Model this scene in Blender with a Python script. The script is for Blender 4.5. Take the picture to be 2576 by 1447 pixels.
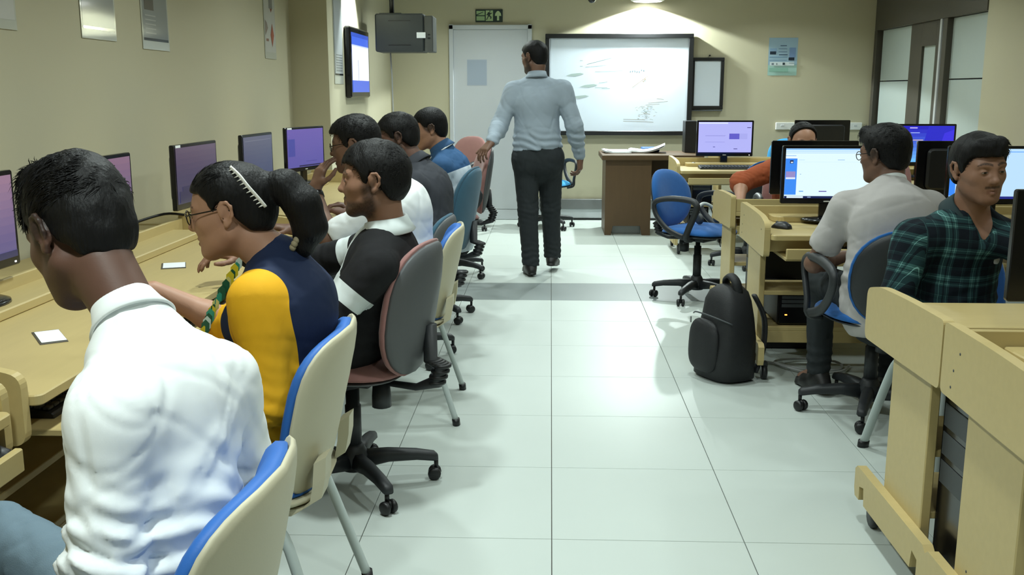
import bpy, math, random
import numpy as np
from mathutils import Vector, Matrix, Euler

for _o in list(bpy.data.objects): bpy.data.objects.remove(_o)
SC = bpy.context.scene
COL = SC.collection
random.seed(7)

# ------------------------------------------------------------------ camera
cam_data = bpy.data.cameras.new('camera'); cam_data.sensor_width = 36.0
cam_data.lens = 36.0 * 2500.0 / 2576.0
cam_data.clip_start = 0.05; cam_data.clip_end = 60
cam = bpy.data.objects.new('camera', cam_data); COL.objects.link(cam)
cam.location = (0, 0, 1.38)
cam.rotation_euler = (math.radians(90 - 11.22), 0, math.radians(2.2))
SC.camera = cam
# ------------------------------------------------------------------ world, exposure, lamp levels
world = bpy.data.worlds.new('world'); SC.world = world; world.use_nodes = True
world.node_tree.nodes['Background'].inputs[0].default_value = (0.55, 0.6, 0.6, 1)
world.node_tree.nodes['Background'].inputs[1].default_value = 0.02
SC.view_settings.view_transform = 'Standard'; SC.view_settings.look = 'None'
SC.view_settings.exposure = 0.0; SC.view_settings.gamma = 1.0
SC.view_settings.use_curve_mapping = False
LAMP_W = 11.0            # watts of one ceiling downlight
LAMP_COLOR = (0.88, 1.0, 0.965)
LAMP_SPREAD = 142
# lamp grid over the aisle, the left row and the right rows
LAMPS = [(x, y) for x in (-0.72, 0.62, 2.3) for y in (0.9, 2.75, 4.55, 6.35, 8.1, 9.6)]
CEIL = 2.50
YB = 10.764; XL = -2.0; XP = -1.708; XR = 3.363; YN = -1.6

# ------------------------------------------------------------------ small helpers
def tag(o, label=None, cat=None, group=None, kind=None):
    if label: o['label'] = label
    if cat: o['category'] = cat
    if group: o['group'] = group
    if kind: o['kind'] = kind
    return o
def empty(name, loc=(0, 0, 0), rz=0.0, parent=None):
    o = bpy.data.objects.new(name, None); COL.objects.link(o)
    o.location = loc; o.rotation_euler = (0, 0, rz); o.empty_display_size = 0.1
    if parent: o.parent = parent
    return o
def link(name, me, parent=None, loc=(0, 0, 0), rot=(0, 0, 0)):
    o = bpy.data.objects.new(name, me); COL.objects.link(o)
    o.location = loc; o.rotation_euler = rot
    if parent: o.parent = parent
    return o
def copy_tree(o, parent=None, loc=None, rz=None):
    c = o.copy(); COL.objects.link(c); c.parent = parent
    if loc is not None: c.location = loc
    if rz is not None: c.rotation_euler = (0, 0, rz)
    for ch in list(o.children): copy_tree(ch, c)
    return c
R = math.radians
V = Vector

# ------------------------------------------------------------------ materials
MATS = {}
def nodes_of(name):
    m = bpy.data.materials.new(name); m.use_nodes = True
    nt = m.node_tree; b = nt.nodes['Principled BSDF']
    return m, nt, b
def N(nt, typ, **kw):
    n = nt.nodes.new(typ)
    for k, v in kw.items():
        if k.startswith('i_'): n.inputs[k[2:].replace('_', ' ')].default_value = v
        else: setattr(n, k, v)
    return n
def rgb(c):   # sRGB 0-255 -> linear rgba
    def f(u):
        u = u / 255.0
        return u / 12.92 if u <= 0.04045 else ((u + 0.055) / 1.055) ** 2.4
    return (f(c[0]), f(c[1]), f(c[2]), 1)
def mat(name, col, rough=0.5, spec=0.5, metal=0.0, var=0.06, scale=6.0, bump=0.0, bscale=200.0, stretch=(1, 1, 1), sheen=0.0, coat=0.0):
    """procedural material: base colour with soft noise variation and an optional fine bump"""
    if name in MATS: return MATS[name]
    m, nt, b = nodes_of(name); L = nt.links
    c = rgb(col)
    tc = N(nt, 'ShaderNodeTexCoord'); mp = N(nt, 'ShaderNodeMapping'); mp.inputs['Scale'].default_value = stretch
    L.new(tc.outputs['Object'], mp.inputs[0])
    nz = N(nt, 'ShaderNodeTexNoise'); nz.inputs['Scale'].default_value = scale; nz.inputs['Detail'].default_value = 3
    L.new(mp.outputs[0], nz.inputs['Vector'])
    mx = N(nt, 'ShaderNodeMix', data_type='RGBA')
    mx.inputs['A'].default_value = tuple(max(0, x * (1 - var)) for x in c[:3]) + (1,)
    mx.inputs['B'].default_value = tuple(min(1, x * (1 + var)) for x in c[:3]) + (1,)
    L.new(nz.outputs['Fac'], mx.inputs['Factor']); L.new(mx.outputs['Result'], b.inputs['Base Color'])
    b.inputs['Roughness'].default_value = rough; b.inputs['Specular IOR Level'].default_value = spec
    b.inputs['Metallic'].default_value = metal
    if sheen: b.inputs['Sheen Weight'].default_value = sheen
    if coat: b.inputs['Coat Weight'].default_value = coat
    if bump:
        n2 = N(nt, 'ShaderNodeTexNoise'); n2.inputs['Scale'].default_value = bscale; n2.inputs['Detail'].default_value = 2
        L.new(mp.outputs[0], n2.inputs['Vector'])
        bp = N(nt, 'ShaderNodeBump'); bp.inputs['Strength'].default_value = bump; bp.inputs['Distance'].default_value = 0.002
        L.new(n2.outputs['Fac'], bp.inputs['Height']); L.new(bp.outputs[0], b.inputs['Normal'])
    MATS[name] = m; return m
def mat_print(name, emit=0.0, rough=0.35):
    """flat print / screen picture: colour read from the mesh's own colour attribute"""
    if name in MATS: return MATS[name]
    m, nt, b = nodes_of(name); L = nt.links
    a = N(nt, 'ShaderNodeAttribute', attribute_name='col')
    L.new(a.outputs['Color'], b.inputs['Base Color']); b.inputs['Roughness'].default_value = rough
    if emit:
        L.new(a.outputs['Color'], b.inputs['Emission Color']); b.inputs['Emission Strength'].default_value = emit
        mx = N(nt, 'ShaderNodeMix', data_type='RGBA'); mx.inputs['Factor'].default_value = 0.95
        L.new(a.outputs['Color'], mx.inputs['A']); mx.inputs['B'].default_value = (0.01, 0.01, 0.012, 1)
        L.new(mx.outputs['Result'], b.inputs['Base Color'])
    MATS[name] = m; return m
def mat_emit(name, col, s):
    if name in MATS: return MATS[name]
    m, nt, b = nodes_of(name)
    b.inputs['Base Color'].default_value = rgb(col); b.inputs['Emission Color'].default_value = rgb(col)
    b.inputs['Emission Strength'].default_value = s
    MATS[name] = m; return m

# ------------------------------------------------------------------ mesh builder
class MB:
    def __init__(s): s.v = []; s.f = []; s.sm = []; s.c = []
    def add(s, vs, fs, smooth=False, col=None):
        o = len(s.v); s.v += [tuple(p) for p in vs]
        for f in fs: s.f.append(tuple(i + o for i in f)); s.sm.append(smooth); s.c.append(col)
        return s
    def box(s, c, size, bev=0.0, M=None):
        hx, hy, hz = size[0] / 2, size[1] / 2, size[2] / 2
        b = min(bev, hx * .98, hy * .98, hz * .98)
        vs = []; fs = []
        if b <= 0:
            for z in (-hz, hz):
                for y in (-hy, hy):
                    for x in (-hx, hx): vs.append((x, y, z))
            fs = [(0, 2, 3, 1), (4, 5, 7, 6), (0, 1, 5, 4), (2, 6, 7, 3), (0, 4, 6, 2), (1, 3, 7, 5)]
        else:
            idx = {}
            for sx in (-1, 1):
                for sy in (-1, 1):
                    for sz in (-1, 1):
                        for ax in range(3):
                            p = [sx * (hx - b), sy * (hy - b), sz * (hz - b)]
                            p[ax] = (sx * hx, sy * hy, sz * hz)[ax]
                            idx[(sx, sy, sz, ax)] = len(vs); vs.append(tuple(p))
            def q(ids): fs.append(tuple(ids))
            for ax in range(3):
                o1, o2 = (ax + 1) % 3, (ax + 2) % 3
                for sg in (-1, 1):
                    ids = []
                    for (a, bb) in ((-1, -1), (1, -1), (1, 1), (-1, 1)):
                        k = [0, 0, 0]; k[ax] = sg; k[o1] = a; k[o2] = bb
                        ids.append(idx[(*k, ax)])
                    q(ids if sg > 0 else ids[::-1])
            for ax in range(3):
                o1, o2 = (ax + 1) % 3, (ax + 2) % 3
                for a in (-1, 1):
                    for bb in (-1, 1):
                        k0 = [0, 0, 0]; k0[o1] = a; k0[o2] = bb; k1 = list(k0); k0[ax] = -1; k1[ax] = 1
                        ids = [idx[(*k0, o1)], idx[(*k1, o1)], idx[(*k1, o2)], idx[(*k0, o2)]]
                        q(ids if a * bb < 0 else ids[::-1])
            for sx in (-1, 1):
                for sy in (-1, 1):
                    for sz in (-1, 1):
                        ids = [idx[(sx, sy, sz, a)] for a in range(3)]
                        q(ids if sx * sy * sz > 0 else ids[::-1])
        if M is None: vs = [(p[0] + c[0], p[1] + c[1], p[2] + c[2]) for p in vs]
        else: vs = [tuple((M @ V(p)) + V(c)) for p in vs]
        return s.add(vs, fs)
    def prism(s, prof, t, origin=(0, 0, 0), ux=(1, 0, 0), uy=(0, 0, 1), un=(0, 1, 0), bev=0.0, smooth=False):
        """polygon prof (2D, CCW) in the ux/uy plane, extruded by t along un, with a chamfer"""
        O = V(origin); ux = V(ux); uy = V(uy); un = V(un); n = len(prof)
        cx = sum(p[0] for p in prof) / n; cy = sum(p[1] for p in prof) / n
        def ring(d, inset):
            out = []
            for i, p in enumerate(prof):
                if inset:
                    a, b = prof[i - 1], prof[(i + 1) % n]
                    e1 = V((p[0] - a[0], p[1] - a[1])); e2 = V((b[0] - p[0], b[1] - p[1]))
                    if e1.length > 1e-9: e1.normalize()
                    if e2.length > 1e-9: e2.normalize()
                    nn = V((-(e1.y + e2.y), e1.x + e2.x))
                    if nn.length > 1e-6: nn.normalize()
                    q = (p[0] + nn.x * inset, p[1] + nn.y * inset)
                else: q = p
                out.append(O + ux * q[0] + uy * q[1] + un * d)
            return out
        rings = [ring(0, 0), ring(t, 0)] if not bev else [ring(0, bev), ring(bev, 0), ring(t - bev, 0), ring(t, bev)]
        vs = [p for r in rings for p in r]; fs = []
        for k in range(len(rings) - 1):
            for i in range(n):
                j = (i + 1) % n; fs.append((k * n + i, k * n + j, (k + 1) * n + j, (k + 1) * n + i))
        fs.append(tuple(range(n))[::-1]); fs.append(tuple((len(rings) - 1) * n + i for i in range(n)))
        flip = ux.cross(uy).dot(un) < 0
        if flip: fs = [f[::-1] for f in fs]
        return s.add(vs, fs, smooth)
    def loft(s, rings, caps=True, smooth=True, closed=True):
        n = len(rings[0]); vs = [p for r in rings for p in r]; fs = []
        for k in range(len(rings) - 1):
            for i in range(n if closed else n - 1):
                j = (i + 1) % n; fs.append((k * n + i, k * n + j, (k + 1) * n + j, (k + 1) * n + i))
        if caps: fs.append(tuple(range(n))[::-1]); fs.append(tuple((len(rings) - 1) * n + i for i in range(n)))
        return s.add(vs, fs, smooth)
    def tube(s, path, r, n=10, ry=None, caps=True, up=(0, 0, 1)):
        path = [V(p) for p in path]; m = len(path)
        rr = r if isinstance(r, (list, tuple)) else [r] * m
        rings = []; prev = None
        for i, p in enumerate(path):
            t = (path[min(i + 1, m - 1)] - path[max(i - 1, 0)]).normalized()
            if prev is None:
                u = V(up) if abs(t.dot(V(up))) < 0.95 else V((1, 0, 0))
            else: u = prev
            a = (u - t * u.dot(t)).normalized(); b = t.cross(a); prev = a
            k = 1.0 if ry is None else ry
            rings.append([p + a * (rr[i] * math.cos(2 * math.pi * j / n)) + b * (rr[i] * k * math.sin(2 * math.pi * j / n)) for j in range(n)])
        return s.loft(rings, caps)
    def lathe(s, prof, c=(0, 0, 0), n=20, axis='z', sx=1.0, sy=1.0):
        rings = []
        for (r, h) in prof:
            rg = []
            for j in range(n):
                a = 2 * math.pi * j / n; x, y = r * math.cos(a) * sx, r * math.sin(a) * sy
                p = {'z': (x, y, h), 'y': (y, h, x), 'x': (h, x, y)}[axis]
                rg.append((p[0] + c[0], p[1] + c[1], p[2] + c[2]))
            rings.append(rg)
        return s.loft(rings, True)
    def ell(s, c, r, n=12, m=8):
        prof = [(math.sin(math.pi * (i + .02 * (i == 0) - .02 * (i == m)) / m), -math.cos(math.pi * i / m)) for i in range(m + 1)]
        rings = [[(c[0] + r[0] * q * math.cos(2 * math.pi * j / n), c[1] + r[1] * q * math.sin(2 * math.pi * j / n), c[2] + r[2] * h) for j in range(n)] for q, h in prof]
        return s.loft(rings, True)
    def pad(s, c, w, h, t, p=2.6, n=32, rings=6, ux=(1, 0, 0), uy=(0, 0, 1), un=(0, 1, 0), curve=0.0, curvey=0.0, dome=0.6, flatback=0.35, taper=0.0):
        """cushion: superellipse outline w x h, thickness t towards un (front) and t*flatback behind, bent by curve"""
        ux = V(ux); uy = V(uy); un = V(un); c = V(c)
        def pt(rad, a, side):
            ca, sa = math.cos(a), math.sin(a)
            x = math.copysign(abs(ca) ** (2 / p), ca) * w / 2 * rad; y = math.copysign(abs(sa) ** (2 / p), sa) * h / 2 * rad
            x *= 1 + taper * (y / (h / 2))
            prof = (1 - rad ** 4) ** dome
            z = prof * t if side > 0 else -prof * t * flatback
            z += curve * (x / (w / 2)) ** 2 + curvey * (y / (h / 2)) ** 2
            return c + ux * x + uy * y + un * z
        rads = [0.0, 0.35, 0.65, 0.82, 0.93, 0.985, 1.0][:rings + 1] if rings == 6 else [i / rings for i in range(rings + 1)]
        R_ = []
        for rad in rads: R_.append([pt(max(rad, .01), 2 * math.pi * j / n, 1) for j in range(n)])
        for rad in rads[-2::-1]: R_.append([pt(max(rad, .01), 2 * math.pi * j / n, -1) for j in range(n)])
        return s.loft(R_, True)
    def mesh(s, name='mesh', m=None, fix=True):
        me = bpy.data.meshes.new(name); me.from_pydata(s.v, [], s.f); me.update()
        if any(s.sm): me.polygons.foreach_set('use_smooth', s.sm)
        if any(c is not None for c in s.c):
            at = me.color_attributes.new('col', 'FLOAT_COLOR', 'CORNER')
            buf = []
            for f, c in zip(s.f, s.c): buf += list(c or (1, 1, 1, 1)) * len(f)
            at.data.foreach_set('color', buf)
        if m is not None: me.materials.append(m)
        if fix:
            import bmesh
            bm = bmesh.new(); bm.from_mesh(me); bmesh.ops.recalc_face_normals(bm, faces=bm.faces); bm.to_mesh(me); bm.free()
        return me
    def obj(s, name, m, parent=None, loc=(0, 0, 0), rot=(0, 0, 0), fix=True):
        return link(name, s.mesh(name, m, fix), parent, loc, rot)
def rrect(x0, y0, x1, y1, r, n=5):
    """rounded rectangle outline CCW; r a number or (bl, br, tr, tl)"""
    rs = r if isinstance(r, (tuple, list)) else (r,) * 4
    out = []
    for (cx, cy, a0, q) in ((x0, y0, 180, rs[0]), (x1, y0, 270, rs[1]), (x1, y1, 0, rs[2]), (x0, y1, 90, rs[3])):
        sx = 1 if cx == x0 else -1; sy = 1 if cy == y0 else -1
        if q <= 0: out.append((cx, cy)); continue
        for i in range(n + 1):
            a = R(a0 + 90 * i / n); out.append((cx + sx * q + q * math.cos(a), cy + sy * q + q * math.sin(a)))
    return out
def picture(name, w, h, items, m, parent=None, loc=(0, 0, 0), rot=(0, 0, 0), step=0.0003):
    """flat printed sheet in local XZ facing -Y, origin at its lower left corner; items (poly or rect, colour)"""
    mb = MB()
    for k, (shape, colr) in enumerate(items):
        if len(shape) == 4 and not isinstance(shape[0], (tuple, list)):
            x0, y0, x1, y1 = shape; shape = [(x0, y0), (x1, y0), (x1, y1), (x0, y1)]
        d = -k * step
        mb.add([(p[0] * w, d, p[1] * h) for p in shape], [tuple(range(len(shape)))], False, rgb(colr))
    return link(name, mb.mesh(name, m, fix=False), parent, loc, rot)
# ================================================================== materials in use
M_WALL = mat('wall_paint', (192, 186, 160), .75, .25, var=.03, scale=1.5, bump=.05, bscale=60)
M_CEIL = mat('ceiling_paint', (170, 170, 164), .85, .2, var=.02)
M_TILE = mat('floor_tile', (184, 192, 187), .44, .35, var=.025, scale=2.5)
M_TILE2 = mat('floor_tile_grey', (124, 132, 131), .46, .35, var=.03, scale=2.5)
M_GROUT = mat('grout', (96, 92, 88), .9, .2)
M_BEECH = mat('beech_laminate', (186, 166, 114), .42, .45, var=.07, scale=5, stretch=(1, 9, 9), bump=.03, bscale=40)
M_BEECHE = mat('beech_edge', (196, 176, 118), .5, .4, var=.05, scale=8)
M_BLACK = mat('black_plastic', (22, 23, 25), .42, .5, var=.15, scale=20, bump=.05, bscale=500)
M_BLACKG = mat('black_gloss_plastic', (14, 14, 16), .18, .5, var=.1)
M_DGREY = mat('dark_grey_plastic', (58, 62, 65), .5, .5, var=.1, bump=.05, bscale=400)
M_CHAIRB = mat('chair_black_nylon', (34, 37, 40), .5, .5, var=.1, bump=.04, bscale=300)
M_SHELLG = mat('chair_grey_shell', (84, 86, 88), .5, .4, var=.06, bump=.06, bscale=300)
M_BLUE = mat('blue_fabric', (36, 92, 158), .9, .2, var=.12, scale=30, bump=.35, bscale=700, sheen=.2)
M_BLUEV = mat('blue_vinyl', (44, 100, 178), .55, .35, var=.06, scale=12, bump=.08, bscale=350)
M_TEAL = mat('worn_teal_fabric', (58, 92, 112), .9, .2, var=.14, scale=14, bump=.3, bscale=600, sheen=.2)
M_MAUVE = mat('mauve_fabric', (148, 108, 104), .9, .2, var=.1, scale=18, bump=.35, bscale=700, sheen=.2)
M_BEIGEP = mat('beige_plastic', (190, 184, 158), .5, .4, var=.04, scale=6, bump=.06, bscale=260)
M_LEG = mat('grey_powder_coat', (176, 186, 184), .4, .5, var=.04)
M_WHITE = mat('white_plastic', (222, 224, 222), .4, .5, var=.03)
M_DOOR = mat('door_laminate', (192, 196, 200), .45, .4, var=.02)
M_BOARD = mat('whiteboard_enamel', (224, 234, 246), .16, .5, var=.02, coat=.3)
M_BROWN = mat('dark_brown_laminate', (88, 68, 46), .45, .4, var=.12, scale=4, stretch=(8, 8, 1), bump=.04, bscale=60)
M_GREYM = mat('grey_metal', (128, 130, 130), .4, .5, metal=.4, var=.05)
M_DARKFR = mat('dark_bronze_frame', (74, 70, 62), .5, .4, var=.06)
M_FROST = mat('frosted_glass', (178, 190, 188), .35, .5, var=.02)
M_PAPER = mat('paper', (236, 240, 242), .8, .2, var=.02)
M_PRINT = mat_print('print'); M_PRINTG = mat_print('laminated_print', 0, .08)
M_SCREEN = mat_print('screen', 1.0, .2); M_SCREEND = mat_print('screen_dim', .55, .2)
M_LED = mat_emit('white_led', (255, 255, 255), 3.0)
M_ORANGELED = mat_emit('orange_led', (255, 150, 60), 4.0)
M_CABLE = mat('black_cable', (20, 20, 22), .5, .4)
M_CABLEG = mat('grey_cable', (170, 172, 172), .5, .4)

# ================================================================== the setting
floor = MB().box(((XL + XR) / 2, (YB + YN) / 2, -.056), (XR - XL + .3, YB - YN + .3, .1)).obj('floor', M_GROUT)
tag(floor, 'pale glossy tiled floor', None, None, 'structure')
PX, PY, TX0, TY0 = .5995, .603, .013, 2.905
tile_me = MB().box((0, 0, -.006), (PX - .0026, PY - .0026, .012), .0008).mesh('tile', M_TILE)
tile_me2 = MB().box((0, 0, -.006), (PX - .0026, PY - .0026, .012), .0008).mesh('tile', M_TILE2)
for j in range(-8, 14):
    for i in range(-4, 6):
        x = TX0 + (i + .5) * PX; y = TY0 + (j + .5) * PY
        if x < XL - .29 or x > XR + .3 or y < YN - .3 or y > YB + .3: continue
        link('tile', tile_me2 if j == 6 else tile_me, floor, (x, y, 0))
def struct(name, mb, m, label=None):
    o = mb.obj(name, m); tag(o, label, None, None, 'structure'); return o
T = .14
struct('wall_left', MB().box((XL - T / 2, (YN + 7.763) / 2, CEIL / 2), (T, 7.763 - YN, CEIL)), M_WALL, 'cream painted left wall')
struct('wall_pillar', MB().box(((XL - T + XP) / 2, (7.763 + YB) / 2, CEIL / 2), (XP - XL + T, YB - 7.763, CEIL), .002), M_WALL, 'cream pillar standing out from left wall')
wall_back = struct('wall_back', MB().box(((XL + XR) / 2, YB + T / 2, CEIL / 2), (XR - XL + 2 * T, T, CEIL)), M_WALL, 'cream painted back wall')
struct('wall_right', MB().box((XR + T / 2, (YN + 8.06) / 2, CEIL / 2), (T, 8.06 - YN, CEIL)), M_WALL, 'cream painted right wall')
struct('wall_near', MB().box(((XL + XR) / 2, YN - T / 2, CEIL / 2), (XR - XL + 2 * T, T, CEIL)), M_WALL, 'cream painted wall behind the camera')
struct('ceiling', MB().box(((XL + XR) / 2, (YN + YB) / 2, CEIL + .05), (XR - XL + 2 * T, YB - YN + 2 * T, .1)), M_CEIL, 'white ceiling')
# baseboards of the back wall: grey trunking band above a pale skirting with a dark foot
bb = struct('baseboard_back', MB().box((1.6, YB - .008, .07), (3.5, .016, .10), .003), M_DOOR, 'pale skirting along the back wall')
struct('trim_1', MB().box((1.6, YB - .018, .175), (3.5, .036, .11), .006), M_GREYM, 'grey trunking band along the back wall')
struct('trim_2', MB().box((1.6, YB - .012, .01), (3.5, .024, .02)), M_BLACK, 'dark strip at the foot of the back wall')
struct('baseboard_left', MB().box((XP + .006, (7.763 + YB) / 2, .05), (.012, YB - 7.763, .10)), M_DOOR, 'pale skirting along the pillar')
# door in the back wall
d = empty('door_1', (-.64, YB, 0)); tag(d, 'plain pale grey door with white frame in back wall', None, None, 'structure')
f = MB()
f.box((-.4145, -.015, 1.03), (.045, .05, 2.06), .004).box((.4145, -.015, 1.03), (.045, .05, 2.06), .004).box((0, -.015, 2.032), (.874, .05, .045), .004)
f.obj('door_frame', M_DOOR, d)
MB().box((0, -.008, 1.062), (.784, .022, 1.895), .003).obj('door_leaf', M_DOOR, d)
MB().box((0, -.010, .056), (.784, .03, .108), .003).obj('door_sill', M_DOOR, d)
# glazed partition with a door in the right wall
gp = empty('window_1', (XR, 8.06, 0)); tag(gp, 'dark framed partition with frosted panels and a narrow door in right wall', None, None, 'structure')
Lg = YB - 8.06
MB().box((.05, Lg / 2, 2.243), (.12, Lg, .514), .003).obj('header_panel', M_DARKFR, gp)
for (y0, y1) in ((.0, .78), (1.72, 2.59)):
    yc = (y0 + y1) / 2
    for (z0, z1) in ((.06, 1.468), (1.478, 1.982)):
        MB().box((.05, yc, (z0 + z1) / 2), (.016, y1 - y0, z1 - z0), .002).obj('glass_pane', M_FROST, gp)
MB().box((.05, Lg / 2, .03), (.1, Lg, .06), .003).obj('sill', M_DARKFR, gp)
for y in (.79, 2.65): MB().box((.04, y + .025, 1.02), (.1, .09, 1.93), .003).obj('post', M_DARKFR, gp)
MB().box((.03, .90, 1.02), (.09, .04, 1.93), .003).obj('post_trim', M_DOOR, gp)
dl = MB()
dl.box((.045, 1.01, 1.01), (.05, .14, 1.95), .002).box((.045, 1.56, 1.01), (.05, .3, 1.95), .002).box((.045, 1.245, 1.88), (.05, .33, .21), .002).box((.045, 1.245, .45), (.05, .33, .8), .002)
dl.obj('door_leaf', M_DARKFR, gp)
MB().box((.05, 1.245, 1.31), (.012, .33, .93)).obj('vision_panel', M_FROST, gp)

# ================================================================== ceiling downlights (each lamp carries its own light)
def downlight(x, y, z, power, label, r=.085, spread=LAMP_SPREAD, col=LAMP_COLOR):
    t = empty('downlight', (x, y, z)); tag(t, label, 'lamp', 'recessed ceiling lamps')
    MB().lathe([(r + .02, 0), (r + .022, -.006), (r + .004, -.012), (r, -.004), (r, 0)], n=24).obj('trim_ring', M_WHITE, t)
    MB().lathe([(r, -.002), (r * .98, -.004), (.001, -.004)], n=24).obj('diffuser', mat_emit('lamp_diffuser', (240, 255, 250), 8.0), t)
    ld = bpy.data.lights.new('lamp_light', 'AREA'); ld.shape = 'DISK'; ld.size = 2 * r; ld.energy = power; ld.color = col; ld.spread = R(spread)
    lo = link('lamp_light', ld, t, (0, 0, -.016))
    return t
XN = {-.72: 'above the left row', .62: 'above the aisle', 2.3: 'above the right rows'}
ORD = ['nearest to the camera', 'second from the camera', 'third from the camera', 'fourth from the camera', 'fifth from the camera', 'farthest from the camera']
for k, (x, y) in enumerate(LAMPS):
    j = [q[1] for q in LAMPS if q[0] == x].index(y)
    downlight(x, y, CEIL - .001, LAMP_W * (.45 if x > 2 and y < 6 else (1.9 if y < 3 else 1.5) if x < 0 else 1.05), 'round ceiling downlight %s, %s' % (XN[x], ORD[j]))

# ================================================================== back wall lamp, camera dome, signs, boards
def spot(name, loc, rot, power, size, blend, parent, radius=.05, col=LAMP_COLOR):
    ld = bpy.data.lights.new(name, 'SPOT'); ld.energy = power; ld.color = col; ld.spot_size = R(size); ld.spot_blend = blend; ld.shadow_soft_size = radius
    return link(name, ld, parent, loc, rot)
bl = empty('ceiling_luminaire', (.98, YB - .19, 2.272)); tag(bl, 'bright round ceiling luminaire washing wall above whiteboard', 'lamp')
MB().lathe([(.15, 0), (.172, .01), (.172, .035), (.13, .05)], n=28).obj('housing', M_WHITE, bl)
MB().lathe([(.148, .004), (.14, -.001), (.001, -.002)], n=28).obj('diffuser', mat_emit('luminaire_diffuser', (250, 255, 250), 12.0), bl)
MB().tube([(0, 0, .045), (0, 0, CEIL - 2.272)], .014, 10).obj('stem', M_WHITE, bl)
spot('luminaire_light', (0, .06, -.01), (R(0), 0, 0), 330, 146, .08, bl, .03)
wl = empty('wall_washer', (XP + .11, 8.62, CEIL - .002)); tag(wl, 'ceiling spotlight washing the pillar above the wall display', 'lamp')
MB().lathe([(.06, 0), (.07, -.01), (.05, -.03), (.045, -.03)], n=20).obj('housing', M_WHITE, wl)
MB().lathe([(.045, -.026), (.001, -.026)], n=20).obj('diffuser', mat_emit('luminaire_diffuser', (250, 255, 250), 12.0), wl)
spot('washer_light', (0, 0, -.04), (0, R(26), 0), 260, 84, .2, wl, .03)
cd = empty('camera_dome', (.39, 10.0, 2.25)); tag(cd, 'small dark security camera dome hanging from ceiling above whiteboard', 'camera')
MB().lathe([(.001, -.04), (.022, -.035), (.036, -.018), (.04, 0), (.036, .012)], n=18).obj('dome', M_BLACKG, cd)
MB().lathe([(.042, .0), (.046, .01), (.046, .03), (.02, .04), (.012, .06), (.012, CEIL - 2.25)], n=18).obj('mount', M_WHITE, cd)

es = empty('exit_sign', (-.794, YB, 2.087)); tag(es, 'green running man exit sign above the pale door', 'sign')
MB().box((.14, -.008, .061), (.285, .016, .128), .003).obj('sign_case', mat('sign_green', (34, 52, 46), .5, .4), es)
G1, G2 = (30, 48, 44), (150, 178, 130)
man = [(.46, .78), (.52, .80), (.56, .72), (.62, .74), (.61, .68), (.55, .62), (.54, .50), (.60, .40), (.58, .22), (.55, .22), (.55, .38), (.49, .44), (.46, .30), (.42, .14), (.39, .17), (.44, .36), (.47, .58), (.43, .52), (.40, .56), (.44, .66)]
hd = [(.535 + .022 * math.cos(a * .785), .87 + .06 * math.sin(a * .785)) for a in range(8)]
arrow = [(.80, .10), (.88, .10), (.88, .48), (.96, .48), (.94, .70), (.88, .86), (.84, .90), (.80, .86), (.74, .70), (.72, .48), (.80, .48)]
picture('sign_face', .28, .122, [((0, 0, 1, 1), G1), ((.03, .54, .34, .90), G2), ((.03, .10, .34, .46), G2), ([(.03, .52), (.30, .80), (.27, .82), (.03, .60)], G1), ((.38, .06, .65, .94), (168, 190, 140)), (man, G1), (hd, G1), (arrow, (178, 196, 150))], M_PRINT, es, (0, -.0175, 0), step=.0008)

wb = empty('whiteboard', (-.062, YB, .913)); tag(wb, 'large black framed whiteboard with faint marker scribbles', 'whiteboard')
W_, H_ = 1.543, 1.047
MB().box((W_ / 2, -.03, H_ / 2), (W_ - .02, .03, H_ - .02)).obj('panel', M_BOARD, wb)
for (c, sz) in (((W_ / 2, -.04, .0225), (W_, .06, .045)), ((W_ / 2, -.04, H_ - .0225), (W_, .06, .045)), ((.0225, -.04, H_ / 2), (.045, .06, H_ - .09)), ((W_ - .0225, -.04, H_ / 2), (.05, .06, H_ - .09))):
    MB().box(c, sz, .004).obj('frame_rail', M_BLACK, wb)
random.seed(3)
it = []
def stroke(x, y, w, hgt, slope, colr):
    it.append(([(x, y), (x + w, y + slope), (x + w, y + slope + hgt), (x, y + hgt)], colr))
for (x, y, w, sl) in ((.22, .76, .02, 0), (.27, .72, .18, .07), (.22, .70, .02, 0), (.33, .64, .2, .01), (.26, .69, .15, .02), (.36, .52, .06, .01), (.33, .47, .09, 0), (.38, .46, .06, 0)): stroke(x, y, w, .004, sl, (140, 156, 158))
for (x, y, w) in ((.12, .60, .13), (.22, .48, .13), (.15, .36, .14)):
    it.append(([(x, y), (x + w * .5, y - .008), (x + w, y + .018), (x + w * .8, y + .03), (x + w * .3, y + .02)], (172, 188, 186)))
for k in range(7): stroke(.58 + k * .016, .645 + random.uniform(-.01, .012), .01, .012, random.uniform(-.012, .012), (132, 146, 158))
for k in range(12): stroke(.60 + k * .009, .47 + k * .010, .011, .005, .010, (150, 126, 96))
for k in range(8): stroke(.67 + random.uniform(-.02, .02), .55 + random.uniform(-.02, .02), .012, .004, random.uniform(-.02, .02), (158, 132, 96))
for k in range(60):
    stroke(.63 + random.gauss(.065, .035), .12 + random.uniform(0, .15), random.uniform(.006, .02), .003, random.uniform(-.012, .012), random.choice([(150, 166, 156), (164, 144, 112), (136, 154, 158)]))
for (x, y, w, sl) in ((.54, .125, .16, -.006), (.54, .105, .22, -.01), (.72, .30, .14, .02), (.78, .35, .05, -.01), (.70, .28, .10, .01), (.74, .66, .09, .06)): stroke(x, y, w, .004, sl, (146, 138, 120))
picture('marker_writing', W_ - .09, H_ - .09, it, M_PRINT, wb, (.045, -.0458, .045), step=.00003)['kind'] = 'stuff'

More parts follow.
